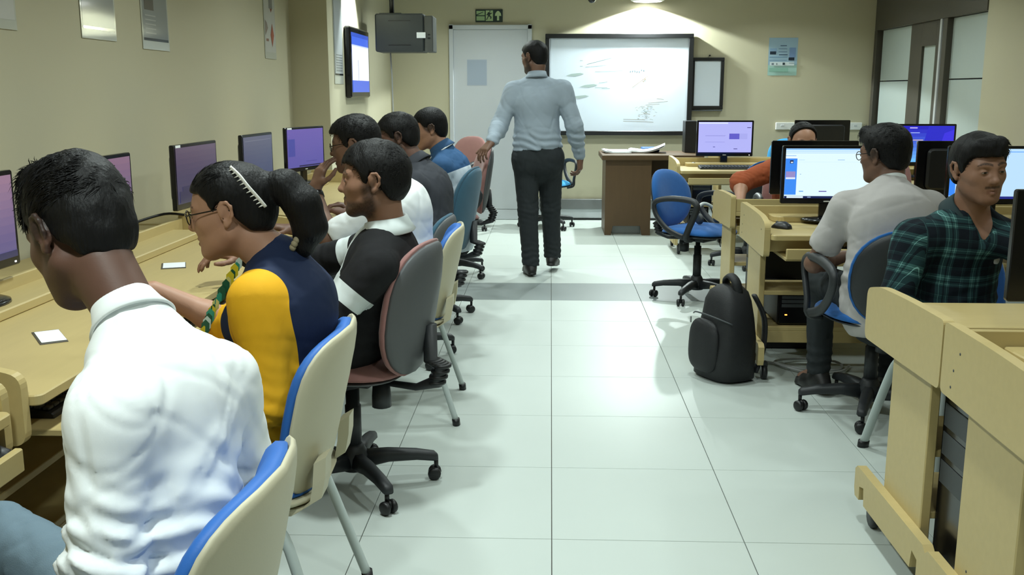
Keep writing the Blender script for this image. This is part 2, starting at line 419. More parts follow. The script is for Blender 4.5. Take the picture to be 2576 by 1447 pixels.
fb = empty('notice_board', (1.470, YB, 1.184)); tag(fb, 'small black framed white board behind right edge of whiteboard', 'board')
MB().box((.17, -.012, .267), (.33, .02, .52)).obj('panel', M_BOARD, fb)
for (c, sz) in (((.1715, -.018, .018), (.343, .036, .036)), ((.1715, -.018, .516), (.343, .036, .036)), ((.018, -.018, .267), (.036, .036, .462)), ((.325, -.018, .267), (.036, .036, .462))):
    MB().box(c, sz, .004).obj('frame_rail', M_BLACK, fb)
MB().box((.17, -.03, -.012), (.33, .05, .012), .003).obj('pen_tray', M_DGREY, fb)
MB().lathe([(.008, -.02), (.008, .0)], (.19, -.0, .555), 10, 'y').obj('hook', M_BLACK, fb)

ps = picture('wall_poster', .30, .385, [((0, 0, 1, 1), (150, 178, 196)), ((0, 0, 1, .28), (160, 196, 188)), ((.05, .60, .28, .72), (130, 160, 190)), ((.72, .48, .94, .74), (118, 146, 186)), ((.05, .56, .26, .64), (30, 44, 60)), ((.70, .40, .90, .48), (30, 40, 56)), ((.40, .78, .62, .80), (60, 84, 110)), ((.34, .70, .64, .715), (110, 136, 160)), ((.34, .62, .64, .635), (96, 120, 150)), ((.36, .54, .66, .56), (44, 66, 92)), ((.04, .48, .66, .495), (96, 130, 158)), ((.04, .40, .64, .41), (100, 130, 158)), ((.06, .26, .90, .36), (206, 218, 222)), ((.12, .28, .20, .33), (110, 124, 134)), ((.28, .28, .32, .33), (120, 134, 140)), ((.50, .28, .58, .34), (40, 56, 64)), ((.72, .32, .90, .335), (120, 140, 150)), ((.05, .10, .7, .20), (134, 178, 164))], M_PRINT, None, (2.27, YB - .003, 1.534), step=.0004)
tag(ps, 'pale blue printed poster on back wall right of boards', 'poster')
dn = picture('door_notice', .21, .268, [((0, 0, 1, 1), (166, 176, 190)), ((.04, .04, .96, .96), (160, 171, 186))], M_PRINT, None, (-.889, YB - .0205, 1.432), step=.0005)
tag(dn, 'faded blue grey paper notice stuck on the pale door', 'notice')
so = empty('socket_strip', (2.37, YB, .985)); tag(so, 'long white socket strip low on back wall at right', 'socket')
MB().box((.19, -.012, .025), (.36, .024, .075), .004).obj('socket_plate', M_WHITE, so)
MB().box((.76, -.012, .025), (.30, .024, .075), .004).obj('socket_plate', M_WHITE, so)
MB().box((.48, -.008, .025), (.26, .016, .05), .003).obj('trunking', M_WHITE, so)
for x in (.08, .84): MB().box((x, -.025, .03), (.035, .006, .02), .002).obj('switch', M_DOOR, so)

# ---- left side: wall display, hanging television, laminated posters
tv = empty('wall_display', (XP, 8.36, 1.318)); tag(tv, 'flat black wall display showing a blue and white window on pillar', 'display')
MB().box((.028, .425, .292), (.055, .85, .584), .012).obj('housing', M_BLACKG, tv)
ITV = [((0, 0, 1, 1), (70, 110, 235)), ((.0, .20, 1, .80), (246, 250, 255)), ((.0, .78, 1, .80), (200, 215, 250)), ((.34, .2, .36, .55), (120, 130, 180)), ((.0, .0, 1, .2), (62, 100, 225)), ((.0, .93, 1, 1), (50, 86, 200))]
picture('screen', .76, .49, ITV, M_SCREEN, tv, (.0568, .045, .047), (0, 0, R(90)), step=.0004)
bt = empty('hanging_television', (-1.32, 9.3, 1.72)); tag(bt, 'dark grey box television hung from the ceiling beside the door', 'television')
MB().prism(rrect(-.26, 0, .18, .335, .02), .34, (0, -.17, 0), (1, 0, 0), (0, 0, 1), (0, 1, 0), .012).obj('cabinet', mat('tv_cabinet', (44, 49, 51), .55, .4, var=.08, bump=.05, bscale=400), bt)
MB().prism(rrect(.183, .0, .26, .315, .01), .30, (0, -.165, 0), (1, 0, 0), (0, 0, 1), (0, 1, 0), .008).obj('front_bezel', mat('grey_bezel', (70, 72, 70), .5, .4), bt)
for z in (.06, .27): MB().box((-.04, -.171, z), (.2, .004, .008), .001).obj('vent_slot', M_BLACK, bt)
MB().box((.155, -.174, .145), (.08, .006, .05), .001).obj('white_label', M_PAPER, bt)
for z in (.12, .15): MB().box((.225, -.168, z), (.02, .008, .012), .002).obj('socket', M_BLACK, bt)
MB().tube([(-.13, 0, .33), (-.13, 0, .45), (-.14, 0, CEIL - 1.72)], .022, 12).box((-.13, 0, .338), (.2, .2, .014), .003).obj('ceiling_arm', M_BLACK, bt)
cb = MB().tube([(-1.475, 9.32, 1.73), (-1.47, 9.35, 1.5), (-1.475, 9.4, 1.1), (-1.46, 9.42, .7), (-1.47, 9.4, .03)], .006, 8).obj('hanging_cable', M_CABLEG)
tag(cb, 'thin grey cable hanging straight down from the box television', 'cable')
def lam(name, y0, y1, z0, z1, items, label, x=XL):
    w, h = y1 - y0, z1 - z0
    o = empty(name, (x + .003, y0, z0)); tag(o, label, 'poster')
    MB().box((0, w / 2, h / 2), (.003, w, h), .0008).obj('laminate_sheet', mat('clear_laminate', (190, 192, 182), .06, .7, var=.01), o)
    picture('printed_sheet', w * .92, h * .88, items, M_PRINTG, o, (.0022, w * .04, h * .09), (0, 0, R(90)), step=.0003)
    return o
txt = [((.25, .52 + .06 * k, .80, .535 + .06 * k), (92, 96, 98)) for k in range(6)]
lam('laminated_notice', 4.285, 4.63, 1.60, 2.06, [((0, 0, 1, 1), (150, 152, 150)), ((0, 0, 1, .03), (40, 42, 44))] + txt, 'laminated notice with lines of text, leftmost on left wall')
lam('laminated_notice', 4.93, 5.275, 1.58, 2.06, [((0, 0, 1, 1), (140, 144, 146)), ((0, 0, 1, .03), (40, 42, 44)), ((.08, .35, .45, .8), (96, 92, 90))] + [((.08, .08 + .05 * k, .5, .095 + .05 * k), (170, 172, 174)) for k in range(5)], 'laminated notice with a dark photo, second on left wall')
lam('printed_sheet_poster', 7.06, 7.345, 1.60, 2.12, [((0, 0, 1, 1), (196, 196, 192)), ((.45, .66, .8, .98), (130, 132, 134)), ([(.55, .66), (.75, .66), (.65, .60)], (130, 70, 60)), ([(.02, .24), (.30, .36), (.2, .44), (.02, .48)], (150, 140, 134)), ((.08, .16, .32, .2), (150, 120, 110)), ([(.66, .08), (.84, .26), (.70, .44), (.52, .26)], (168, 96, 84))], 'white sheet printed with small coloured shapes beside the pillar')
lam('tall_notice', 7.955, 8.29, 1.43, 2.2, [((0, 0, 1, 1), (178, 182, 184)), ((0, 0, 1, .02), (40, 42, 44)), ((.0, 0, .03, 1), (70, 74, 76))] + [((.15, .05 + .03 * k, .9, .06 + .03 * k), (120, 124, 126)) for k in range(7)], 'tall laminated notice on the pillar left of the display', XP)
lam('yellow_poster', 3.45, 3.76, 1.60, 2.0, [((0, 0, 1, 1), (200, 200, 196)), ((0, .32, 1, 1), (208, 166, 30))], 'yellow and white poster at the far left of left wall')
sp = empty('wall_socket', (XL, 6.42, .80)); tag(sp, 'white wall socket with two black plugs above left desks', 'socket')
MB().box((.005, 0, .06), (.01, .17, .09), .003).obj('socket_plate', M_WHITE, sp)
for y in (-.045, .045):
    MB().box((.03, y, .065), (.04, .045, .05), .008).obj('plug', M_BLACK, sp)
    MB().tube([(.045, y, .05), (.055, y, .0), (.05, y + .02, -.08)], .005, 6).obj('plug_lead', M_CABLE, sp)
# ================================================================== desks
DT = .72
def round_poly(pts, rad, n=5):
    out = []; m = len(pts)
    for i, p in enumerate(pts):
        p = V(p); a = V(pts[i - 1]); b = V(pts[(i + 1) % m]); r = rad[i]
        if r <= 0: out.append(tuple(p)); continue
        d1 = (a - p).normalized(); d2 = (b - p).normalized(); r = min(r, (a - p).length * .48, (b - p).length * .48)
        for k in range(n + 1):
            u = k / n; q = (p + d1 * r) * (1 - u) ** 2 + p * 2 * u * (1 - u) + (p + d2 * r) * u ** 2; out.append(tuple(q))
    return out
def make_desk(L, label, tray=True):
    t = empty('computer_desk'); tag(t, label, 'desk', 'beech computer desks')
    MB().prism(rrect(.03, -.03, L - .03, .60, (.02, .02, .0, .0)), .025, (0, 0, DT - .025), (1, 0, 0), (0, 1, 0), (0, 0, 1), .003).obj('tabletop', M_BEECH, t)
    MB().prism(rrect(.14, .44, L - .14, .60, (.05, .05, .0, .0)), .03, (0, 0, DT), (1, 0, 0), (0, 1, 0), (0, 0, 1), .004).obj('monitor_ledge', M_BEECH, t)
    MB().box((L / 2, .592, DT + .035), (L - .06, .016, .07), .003).obj('back_lip', M_BEECH, t)
    MB().box((L / 2, .10, DT - .06), (L - .08, .018, .07), .002).obj('apron', M_BEECH, t)
    # end boards: profile in y,z
    ep = round_poly([(-.005, .612), (.30, .618), (.605, .626), (.605, .808), (.34, .806), (.10, .796), (-.005, .772)], [.03, 0, .02, .018, .1, .12, .03])
    fbp = [(0, .11), (0, .175), (.02, .19), (.59, .19), (.61, .175), (.61, .085), (.56, .085), (.56, .13), (.52, .14), (.51, .085), (.10, .085), (.09, .14), (.05, .13), (.05, .085), (.01, .085)]
    for x, sgn in ((0, 1), (L, -1)):
        MB().prism(ep, .028 * sgn, (x, 0, 0), (0, 1, 0), (0, 0, 1), (1, 0, 0), 0).obj('end_panel', M_BEECH, t)
        MB().box((x + sgn * .042, .34, .39), (.028, .30, .56), .003).obj('end_post', M_BEECH, t)
        MB().prism(fbp, .028 * sgn, (x, 0, 0), (0, 1, 0), (0, 0, 1), (1, 0, 0), 0).obj('foot_board', M_BEECH, t)
        for y in (.07, .54):
            c = MB(); c.lathe([(.034, -.012), (.038, -.006), (.038, .006), (.034, .012)], (x + sgn * .045, y, .038), 14, 'x').box((x + sgn * .045, y, .075), (.03, .03, .03), .004)
            c.obj('caster', M_BLACK, t)
    scr = [(.07, .735), (.50, .75), (.53, .70), (.54, .655)]
    for (y, z) in scr:
        MB().lathe([(.004, .0006), (.0035, -.0008)], (0, y, z), 8, 'x').obj('screw', M_DGREY, t)
    for (y, z) in ((.26, .25), (.42, .22)):
        MB().lathe([(.004, .0006), (.0035, -.0008)], (.028, y, z), 8, 'x').obj('screw', M_DGREY, t)
    MB().box((L / 2, .33, .405), (L - .11, .30, .02), .002).obj('shelf', M_BEECH, t)
    MB().box((L / 2, .33, .225), (L - .11, .30, .02), .002).obj('shelf', M_BEECH, t)
    MB().box((L / 2, .19, .185), (L - .11, .02, .06), .002).obj('stretcher', M_BEECH, t)
    if tray:
        n = max(1, int(L / .9)); w = (L - .1) / n
        for k in range(n):
            xc = .05 + w * (k + .5)
            b = MB().box((xc, .13, .612), (w - .08, .38, .016), .002).obj('keyboard_tray', M_BEECH, t)
            MB().box((xc, -.068, .638), (w - .08, .018, .05), .003).obj('tray_lip', M_BEECH, b)
    return t
def place(o, x, y, rz): o.location = (x, y, 0); o.rotation_euler = (0, 0, rz); return o
DL = 2.2
desk_a = place(make_desk(DL, 'beech desk nearest the camera on the right, cut by the frame'), 1.0, 1.88, 0)
desk_b = copy_tree(desk_a); place(desk_b, 1.0 + DL, 3.10, math.pi); tag(desk_b, 'beech desk in front of the man in plaid shirt')
desk_c = copy_tree(desk_a); place(desk_c, 1.0, 4.64, 0); tag(desk_c, 'beech desk where the man in grey t-shirt works')
desk_d = copy_tree(desk_a); place(desk_d, 1.0 + DL, 6.13, math.pi); tag(desk_d, 'beech desk in front of the man in orange shirt')
desk_e = copy_tree(desk_a); place(desk_e, 1.06, 8.42, 0); tag(desk_e, 'beech desk with lavender screen near the brown podium')
desk_f = place(make_desk(1.75, 'beech desk nearest the back wall'), 1.52 + 1.75, 9.72, math.pi)
desk_g = place(make_desk(1.05, 'short beech desk under the deep blue screen'), 2.28, 7.16, 0)
LL = 2.6
desk_h = place(make_desk(LL, 'long beech desk along left wall between white shirt and girl'), -1.15, 2.03, R(90))
desk_i = copy_tree(desk_h); place(desk_i, -1.15, 4.68, R(90)); tag(desk_i, 'long beech desk at the far end of left wall')
desk_j = copy_tree(desk_h); place(desk_j, -1.15, -.62, R(90)); tag(desk_j, 'beech desk at the lower left edge with keyboard tray and mouse')
# side walls of the left row leave 0.25 m behind the desks: a beech wall shelf closes it
for (y0, y1, lb) in ((-.62, 1.98, 'beech shelf board against left wall, nearest the camera'), (2.03, 4.63, 'beech shelf board against left wall beside the girl'), (4.68, 7.28, 'beech shelf board against left wall, far end')):
    o = empty('wall_shelf', (XL, y0, 0)); tag(o, lb, 'shelf', 'beech boards behind the left desks')
    MB().box((.12, (y1 - y0) / 2, DT + .018), (.235, y1 - y0 - .01, .025), .003).obj('shelf_board', M_BEECH, o)
    MB().box((.226, (y1 - y0) / 2, .46), (.018, y1 - y0 - .01, .53), .002).obj('back_board', M_BEECH, o)
    for k in (.02, .5, .98): MB().box((.11, (y1 - y0 - .03) * k + .015, .36), (.2, .02, .70), .002).obj('bracket', M_BEECH, o)

# ================================================================== chairs
def star_base(t, a0=0.0, rad=.285):
    hub = MB(); hub.lathe([(.02, .06), (.045, .065), (.05, .12), (.036, .15), (.03, .16)], n=18)
    for k in range(5):
        a = a0 + 2 * math.pi * k / 5; dx, dy = math.cos(a), math.sin(a); px, py = -dy, dx
        rings = []
        for (r, z, hw, hh) in ((.03, .10, .027, .03), (.12, .107, .026, .022), (.22, .10, .022, .018), (rad, .088, .020, .016), (rad + .012, .083, .014, .010)):
            rings.append([(dx * r + px * u * hw, dy * r + py * u * hw, z + w * hh) for (u, w) in ((-1, -.6), (-.7, -1), (.7, -1), (1, -.6), (.9, .5), (.55, 1), (-.55, 1), (-.9, .5))])
        hub.loft(rings)
    hub.obj('star_base', M_CHAIRB, t)
    if 'caster' not in ME:
        c = MB()
        for s in (-1, 1): c.lathe([(.006, s * .008), (.02, s * .006), (.024, s * .012), (.023, s * .022), (.015, s * .026)] if s > 0 else [(.015, -.026), (.023, -.022), (.024, -.012), (.02, -.006), (.006, -.008)], (0, 0, .024), 14, 'x')
        c.box((0, 0, .033), (.016, .026, .03), .006); c.tube([(0, .006, .04), (0, .006, .075)], .008, 8)
        h = MB()
        ME['caster'] = c.mesh('caster', M_BLACK)
    for k in range(5):
        a = a0 + 2 * math.pi * k / 5
        link('caster', ME['caster'], t, (math.cos(a) * rad, math.sin(a) * rad, 0), (0, 0, a * 2.3 + k))
ME = {}
def swivel_chair(label, seat_m, back_m, shell_m, arms=True, back_w=.42, back_h=.44, back_z=.66, a0=.3, shape=2.4, tilt=8, seat_z=.46, gaiter=True, thick=.05, taper=0.0, group='swivel chairs'):
    t = empty('swivel_chair'); tag(t, label, 'chair', group)
    star_base(t, a0)
    MB().lathe([(.028, .14), (.028, .30), (.024, .301), (.024, .36), (.016, .361), (.016, seat_z - .05)], n=16).obj('gas_column', M_CHAIRB, t)
    m = MB(); m.box((0, 0, seat_z - .058), (.16, .20, .03), .008).tube([(.07, .02, seat_z - .065), (.2, .02, seat_z - .07)], .006, 8).lathe([(.02, -.04), (.034, -.035), (.034, .0), (.03, .05)], (0, -.11, seat_z - .12), 14)
    m.obj('tilt_mechanism', M_CHAIRB, t)
    MB().pad((0, .01, seat_z - .028), .45, .43, .012, 3.2, ux=(1, 0, 0), uy=(0, 1, 0), un=(0, 0, 1), flatback=1.4, curve=.008).obj('seat_shell', shell_m, t)
    MB().pad((0, .01, seat_z - .02), .46, .44, .052, 3.0, ux=(1, 0, 0), uy=(0, 1, 0), un=(0, 0, 1), flatback=.1, curve=.012).obj('seat', seat_m, t)
    # back, tilted backwards about the seat's rear edge
    ta = R(tilt); un = V((0, math.cos(ta), math.sin(ta) * 1.0)); uy = V((0, -math.sin(ta), math.cos(ta)))
    bc = V((0, -.235, back_z)) - V((0, math.tan(ta) * (back_z - .5), 0))
    MB().pad(bc, back_w, back_h, thick, shape, ux=(1, 0, 0), uy=uy, un=un, flatback=.15, curve=.05, dome=.5, taper=taper).obj('backrest', back_m, t)
    MB().pad(bc - un * .006, back_w * .97, back_h * .97, .004, shape, ux=(1, 0, 0), uy=uy, un=un, flatback=7.5, curve=.05, dome=.5, taper=taper).obj('back_shell', shell_m, t)
    lo = bc - uy * back_h * .36 - un * .03
    path = [(0, -.08, seat_z - .066), (0, -.24, seat_z - .075), (0, -.315, seat_z - .05), (0, -.335, seat_z + .01), tuple(lo - un * .03), tuple(lo + uy * .12 - un * .01)]
    MB().tube(path, [.012, .016, .03, .032, .030, .026] if gaiter else .016, 12, ry=.8, up=(1, 0, 0)).obj('back_bracket', M_CHAIRB, t)
    if gaiter:
        g = MB()
        p0, p1 = V(path[2]), V(path[4])
        for k in range(7):
            p = p0.lerp(V(path[3]), k / 3) if k < 4 else V(path[3]).lerp(p1, (k - 3) / 4)
            g.lathe([(.0305, -.007), (.0345, -.003), (.0345, .003), (.0305, .007)], tuple(p), 12, 'z', .95, .95)
        g.obj('gaiter', M_BLACK, t)
    if arms:
        for s in (-1, 1):
            x = s * .262
            loop = [(s * .2, .08, seat_z - .045), (x, .08, seat_z - .03), (x, .10, seat_z + .04), (x, .15, seat_z + .15), (x, .15, seat_z + .20), (x, .09, seat_z + .222), (x, -.06, seat_z + .222), (x, -.17, seat_z + .19), (x, -.16, seat_z + .11), (x, -.08, seat_z + .03), (x, -.0, seat_z - .005), (x, .06, seat_z - .02)]
            MB().tube(smooth_path(loop, 4), .014, 8, ry=1.5, up=(1, 0, 0)).obj('armrest', M_CHAIRB, t)
            
    return t
def smooth_path(p, n=4):
    p = [V(q) for q in p]; out = []
    for i in range(len(p) - 1):
        a, b, c, d = p[max(i - 1, 0)], p[i], p[i + 1], p[min(i + 2, len(p) - 1)]
        for k in range(n):
            u = k / n
            out.append(.5 * ((2 * b) + (c - a) * u + (2 * a - 5 * b + 4 * c - d) * u * u + (3 * b - a - 3 * c + d) * u ** 3))
    out.append(p[-1]); return out
def shell_chair(label, group='blue and beige shell chairs'):
    t = empty('shell_chair'); tag(t, label, 'chair', group)
    ta = R(13); un = V((0, math.cos(ta), math.sin(ta))); uy = V((0, -math.sin(ta), math.cos(ta))); bc = V((0, -.245, .615))
    MB().pad(bc, .455, .40, .046, 3.2, ux=(1, 0, 0), uy=uy, un=un, flatback=.1, curve=.055, dome=.35, taper=.03).obj('back_pad', M_BLUEV, t)
    MB().pad(bc - un * .004, .475, .415, .004, 3.4, ux=(1, 0, 0), uy=uy, un=un, flatback=5, curve=.055, dome=.35, taper=.03).obj('back_shell', M_BEIGEP, t)
    MB().pad((0, .0, .425), .44, .43, .035, 3.4, ux=(1, 0, 0), uy=(0, 1, 0), un=(0, 0, 1), flatback=.1, curve=.012).obj('seat_pad', M_BLUEV, t)
    MB().pad((0, -.005, .42), .465, .455, .004, 3.6, ux=(1, 0, 0), uy=(0, 1, 0), un=(0, 0, 1), flatback=7, curve=.012, dome=.4).obj('seat_shell', M_BEIGEP, t)
    for s in (-1, 1):   # the two moulded arms joining back and seat
        rings = []
        for (y, z, hw) in ((-.10, .395, .03), (-.19, .40, .034), (-.235, .43, .036), (-.245, .48, .036), (-.248, .53, .032)):
            rings.append([(s * .15 + u * hw, y - w * .5, z + w * .3) for (u, w) in ((-1, -.03), (1, -.03), (1, .03), (-1, .03))])
        MB().loft(rings, smooth=False).obj('back_joint', M_BEIGEP, t)
    for s in (-1, 1):
        x = s * .215; xo = s * .255
        fl = smooth_path([(xo, .245, .012), (x + s * .02, .20, .20), (x, .165, .35), (x, .12, .392), (x, .05, .40)], 4)
        rl = smooth_path([(xo, -.275, .012), (x + s * .02, -.215, .20), (x, -.165, .35), (x, -.12, .392), (x, -.05, .40), (x, .05, .40)], 4)
        for pth in (fl, rl):
            l = MB().tube(pth, .0125, 10, ry=1.45, up=(0, 1, 0)).obj('leg', M_LEG, t)
            e = pth[0]
            MB().tube([(e[0], e[1], .0), (e[0] * .996, e[1] * .99, .028)], .0165, 10, ry=1.4, up=(0, 1, 0)).obj('foot_cap', M_BLACK, l)
    MB().tube([(-.2, 0, .398), (.2, 0, .398)], .011, 8).obj('crossbar', M_LEG, t)
    return t
def put(o, x, y, deg): o.location = (x, y, 0); o.rotation_euler = (0, 0, R(deg)); return o
sc1 = put(shell_chair('blue and beige shell chair behind the white shirt, nearest the camera'), -.705, 1.43, 90)
def shell_at(label, x, y, deg):
    c = copy_tree(sc1); tag(c, label); return put(c, x, y, deg)
shell_at('blue and beige shell chair under the girl in yellow sleeves', -.785, 2.36, 91)
shell_at('blue and beige shell chair under the young man with the wrist watch', -.67, 4.22, 92)
shell_at('blue and beige shell chair under the man in plaid shirt', 1.54, 3.55, -170)
put(swivel_chair('mauve swivel chair with grey shell under the youth in black top', M_MAUVE, M_MAUVE, M_SHELLG, False, .40, .47, .665, .2, 2.6, 10), -.685, 3.31, 76)
put(swivel_chair('dark teal swivel chair under the man in dark grey shirt', M_TEAL, M_TEAL, M_SHELLG, False, .38, .34, .60, .2, 2.6, 10), -.78, 5.02, 84)
put(swivel_chair('faded teal high back swivel chair under the man in blue and white polo', M_TEAL, M_TEAL, M_TEAL, False, .43, .52, .68, .35, 2.6, 11), -.75, 6.0, 80)
put(swivel_chair('empty mauve swivel chair with grey shell and armrests beside the teacher', M_MAUVE, M_MAUVE, M_SHELLG, True, .42, .52, .72, .1, 2.6, 9), -.75, 7.42, 106)
put(swivel_chair('empty mauve swivel chair near the door, facing the camera', M_MAUVE, M_MAUVE, M_SHELLG, True, .42, .5, .68, .9, 2.6, 9), -.93, 9.9, 150)
put(swivel_chair('bright blue swivel chair behind the standing teacher', mat('light_blue_fabric', (64, 140, 190), .9, .2, var=.1, scale=30, bump=.3, bscale=700), mat('light_blue_fabric', (64, 140, 190)), M_CHAIRB, True, .42, .42, .68, .63), -.04, 10.1, 200)
put(swivel_chair('blue swivel chair with black loop armrests beside the backpack', M_BLUE, M_BLUE, M_CHAIRB, True, .43, .40, .66, 2.75, 2.2, 12, .47), .99, 6.62, -132)
put(swivel_chair('blue swivel chair under the man in grey t-shirt', M_BLUE, M_BLUE, M_CHAIRB, True, .43, .42, .64, 2.95, 2.3, 10), 1.39, 4.20, 6)
put(swivel_chair('mauve swivel chair with grey shell under the man in orange shirt', M_MAUVE, M_MAUVE, M_SHELLG, True, .42, .46, .66, .4), 1.66, 6.72, 176)
put(swivel_chair('tall mauve swivel chair back right of the grey t-shirt man', M_MAUVE, M_MAUVE, M_SHELLG, False, .44, .52, .74, .4), 2.23, 6.66, 178)
put(swivel_chair('pale blue swivel chair near the back wall', mat('light_blue_fabric', (64, 140, 190)), mat('light_blue_fabric', (64, 140, 190)), M_CHAIRB, False, .40, .40, .70, .4), 2.35, 10.15, 160)
put(swivel_chair('blue swivel chair tucked behind the desk with the lavender screen', M_BLUE, M_BLUE, M_CHAIRB, False, .40, .40, .66, .4), 1.58, 7.95, 20)

# ================================================================== monitors and computers
def monitor(label, items, w=.49, h=.30, sticker=False, m=None, round_base=True, group='flat computer monitors', lift=.0, tower=False):
    """origin on the table under the stand, screen faces -Y"""
    t = empty('monitor'); tag(t, label, 'monitor', group)
    z0 = .085 + lift
    MB().prism(rrect(-w / 2, z0, w / 2, z0 + h, .008), .022, (0, -.012, 0), (1, 0, 0), (0, 0, 1), (0, 1, 0), .003).obj('bezel', M_BLACKG, t)
    MB().prism(rrect(-w / 2 + .05, z0 + .03, w / 2 - .05, z0 + h - .04, .03), .028, (0, .0095, 0), (1, 0, 0), (0, 0, 1), (0, 1, 0), .012).obj('rear_housing', M_BLACK, t)
    b = .016
    if items:
        picture('screen', w - 2 * b, h - .042, items, m or M_SCREEN, t, (-w / 2 + b, -.0126, z0 + .028), step=.0002)
    st = MB(); st.box((0, .012, z0 / 2 + .02), (.062, .022, z0 + .03), .004); st.obj('stand_neck', M_BLACKG, t)
    MB().lathe([(.001, .018), (.10, .014), (.118, .008), (.12, .0), (.0015, .0)], n=28, sy=.72).obj('stand_base', M_BLACKG, t)
    MB().box((0, -.0128, z0 + .012), (.03, .0015, .005), .0005).obj('badge', M_WHITE, t)
    MB().box((w / 2 - .03, -.0128, z0 + .012), (.008, .002, .005), .0005).obj('power_led', M_LED, t)
    if sticker: MB().box((-w / 2 + .05, -.0128, z0 + h - .008), (.055, .0015, .012), .0004).obj('sticker', M_PAPER, t)
    return t
def setm(o, x, y, z, deg): o.location = (x, y, z); o.rotation_euler = (0, 0, R(deg)); return o
def dim(c0, c1, extra=()):
    n = 10; its = []
    for k in range(n):
        u = k / (n - 1); its.append(((0, k / n, 1, (k + 1) / n), tuple(c0[i] * (1 - u) + c1[i] * u for i in range(3))))
    return its + list(extra)
ZL = DT + .03
PURP = dim((70, 70, 110), (116, 98, 124), [((.05, .02, .5, .22), (60, 60, 98)), ((.12, .22, .3, .3), (62, 62, 100))])
setm(monitor('monitor cut by the left frame edge with pinkish screen', dim((120, 110, 170), (190, 150, 180), [((0, 0, 1, .08), (60, 60, 110))]), sticker=True, m=M_SCREEND), -1.71, 2.84, ZL, 90)
setm(monitor('monitor with pinkish screen just behind the white shirt boy\'s head', dim((110, 98, 150), (170, 132, 160), [((0, 0, 1, .06), (70, 60, 110))]), m=M_SCREEND), -1.71, 3.74, ZL, 90)
setm(monitor('monitor with dim violet screen in front of the girl\'s head, sticker on corner', PURP, sticker=True, m=M_SCREEND, w=.53), -1.71, 4.74, ZL, 88)
setm(monitor('monitor with dim blue grey screen above the girl\'s head', dim((76, 84, 130), (112, 112, 140), [((.05, .9, .95, .915), (140, 140, 160))]), m=M_SCREEND), -1.71, 5.76, ZL, 86)
setm(monitor('monitor with bright violet screen beside the wall plugs', dim((118, 112, 206), (136, 116, 214), [((.02, .3, .2, .75), (92, 96, 196)), ((.3, .02, .98, .05), (40, 36, 80)), ((.5, .14, .8, .15), (84, 78, 170))]), sticker=True, m=M_SCREEND), -1.70, 6.86, ZL, 72)
OFFICE = [((0, 0, 1, 1), (226, 250, 255)), ((0, .965, 1, 1), (150, 200, 255)), ((0, .93, 1, .945), (176, 216, 255)), ((0, .905, 1, .91), (120, 180, 250)), ((0, .07, .135, .80), (60, 140, 245)), ((0, .80, .135, .84), (236, 250, 255)), ((.0, .85, .12, .86), (120, 170, 240)), ((.01, .42, .12, .54), (150, 140, 200)), ((.01, .385, .12, .42), (225, 235, 255)), ((.05, .70, .09, .765), (30, 40, 80)), ((.06, .71, .085, .735), (225, 235, 250)), ((.15, .77, .22, .775), (140, 190, 245)), ((.15, .73, .95, .733), (190, 225, 250)), ((.6, .77, .68, .778), (110, 160, 230)), ((.17, .48, .185, .488), (80, 130, 190)), ((.17, .13, .22, .15), (110, 170, 235)), ((.40, .13, .49, .15), (100, 90, 170)), ((.76, .13, .80, .15), (120, 160, 220)), ((0, 0, 1, .045), (20, 34, 84)), ((.03, .005, .22, .04), (226, 244, 255)), ((.27, .012, .31, .032), (140, 160, 200))]
setm(monitor('bright monitor showing a white page with blue sidebar, before the grey t-shirt man', OFFICE, w=.46, h=.29), 1.39, 5.06, DT + .015, 0)
setm(monitor('bright monitor at the right frame edge behind the plaid man', [((0, 0, 1, 1), (190, 226, 255)), ((0, .06, .07, .9), (60, 140, 250)), ((0, .93, 1, .95), (120, 180, 255)), ((0, 0, 1, .05), (30, 40, 130))], w=.46, h=.29), 2.205, 5.06, DT + .015, 0)
setm(monitor('black back of the monitor facing the orange shirt man', None, w=.48, h=.30), 1.476, 5.66, DT, 180)
setm(monitor('black monitor back right of the grey t-shirt man\'s shoulder', None, w=.46, h=.30), 2.27, 5.66, DT, 180)
setm(monitor('black monitor back at right edge hiding the plaid man\'s side', None, w=.48, h=.30), 1.462, 2.66, DT + .02, 180)
LAV = [((0, 0, 1, 1), (178, 180, 246)), ((0, .94, .55, .99), (214, 222, 255)), ((.13, .55, .5, .557), (116, 116, 200)), ((.13, .57, .52, .575), (130, 130, 210)), ((.13, .35, .5, .357), (120, 120, 205)), ((.58, .45, .77, .63), (96, 92, 200)), ((.77, .45, .92, .63), (168, 170, 238)), ((.91, .81, .98, .83), (50, 36, 110)), ((.28, .19, .32, .21), (80, 80, 160)), ((.67, .13, .74, .15), (60, 50, 130)), ((0, 0, 1, .03), (30, 30, 80))]
setm(monitor('monitor with lavender screen beside the brown podium', LAV, w=.50, h=.315), 1.545, 8.98, DT, 0)
setm(monitor('black monitor back above the orange shirt man\'s head', None, w=.50, h=.31), 2.475, 9.28, DT + .0, 180)
BLUE = dim((110, 190, 255), (34, 30, 190), [([(.45, 0), (1, 0), (1, 1), (.6, 1)], (40, 40, 200)), ([(.75, .2), (1, .1), (1, .9), (.85, .8)], (60, 50, 225)), ((.05, .93, .14, .96), (200, 170, 255)), ((.3, .93, .42, .96), (200, 190, 255)), ((.3, .80, .46, .82), (170, 190, 255)), ((.08, .80, .2, .82), (110, 130, 255)), ((.36, .60, .52, .62), (230, 200, 190)), ((.42, .50, .62, .58), (150, 170, 160)), ((.1, .62, .3, .64), (100, 160, 255))])
setm(monitor('monitor with deep blue screen behind the grey t-shirt man\'s head', BLUE, w=.50, h=.31), 2.77, 7.62, DT + .02, 0)

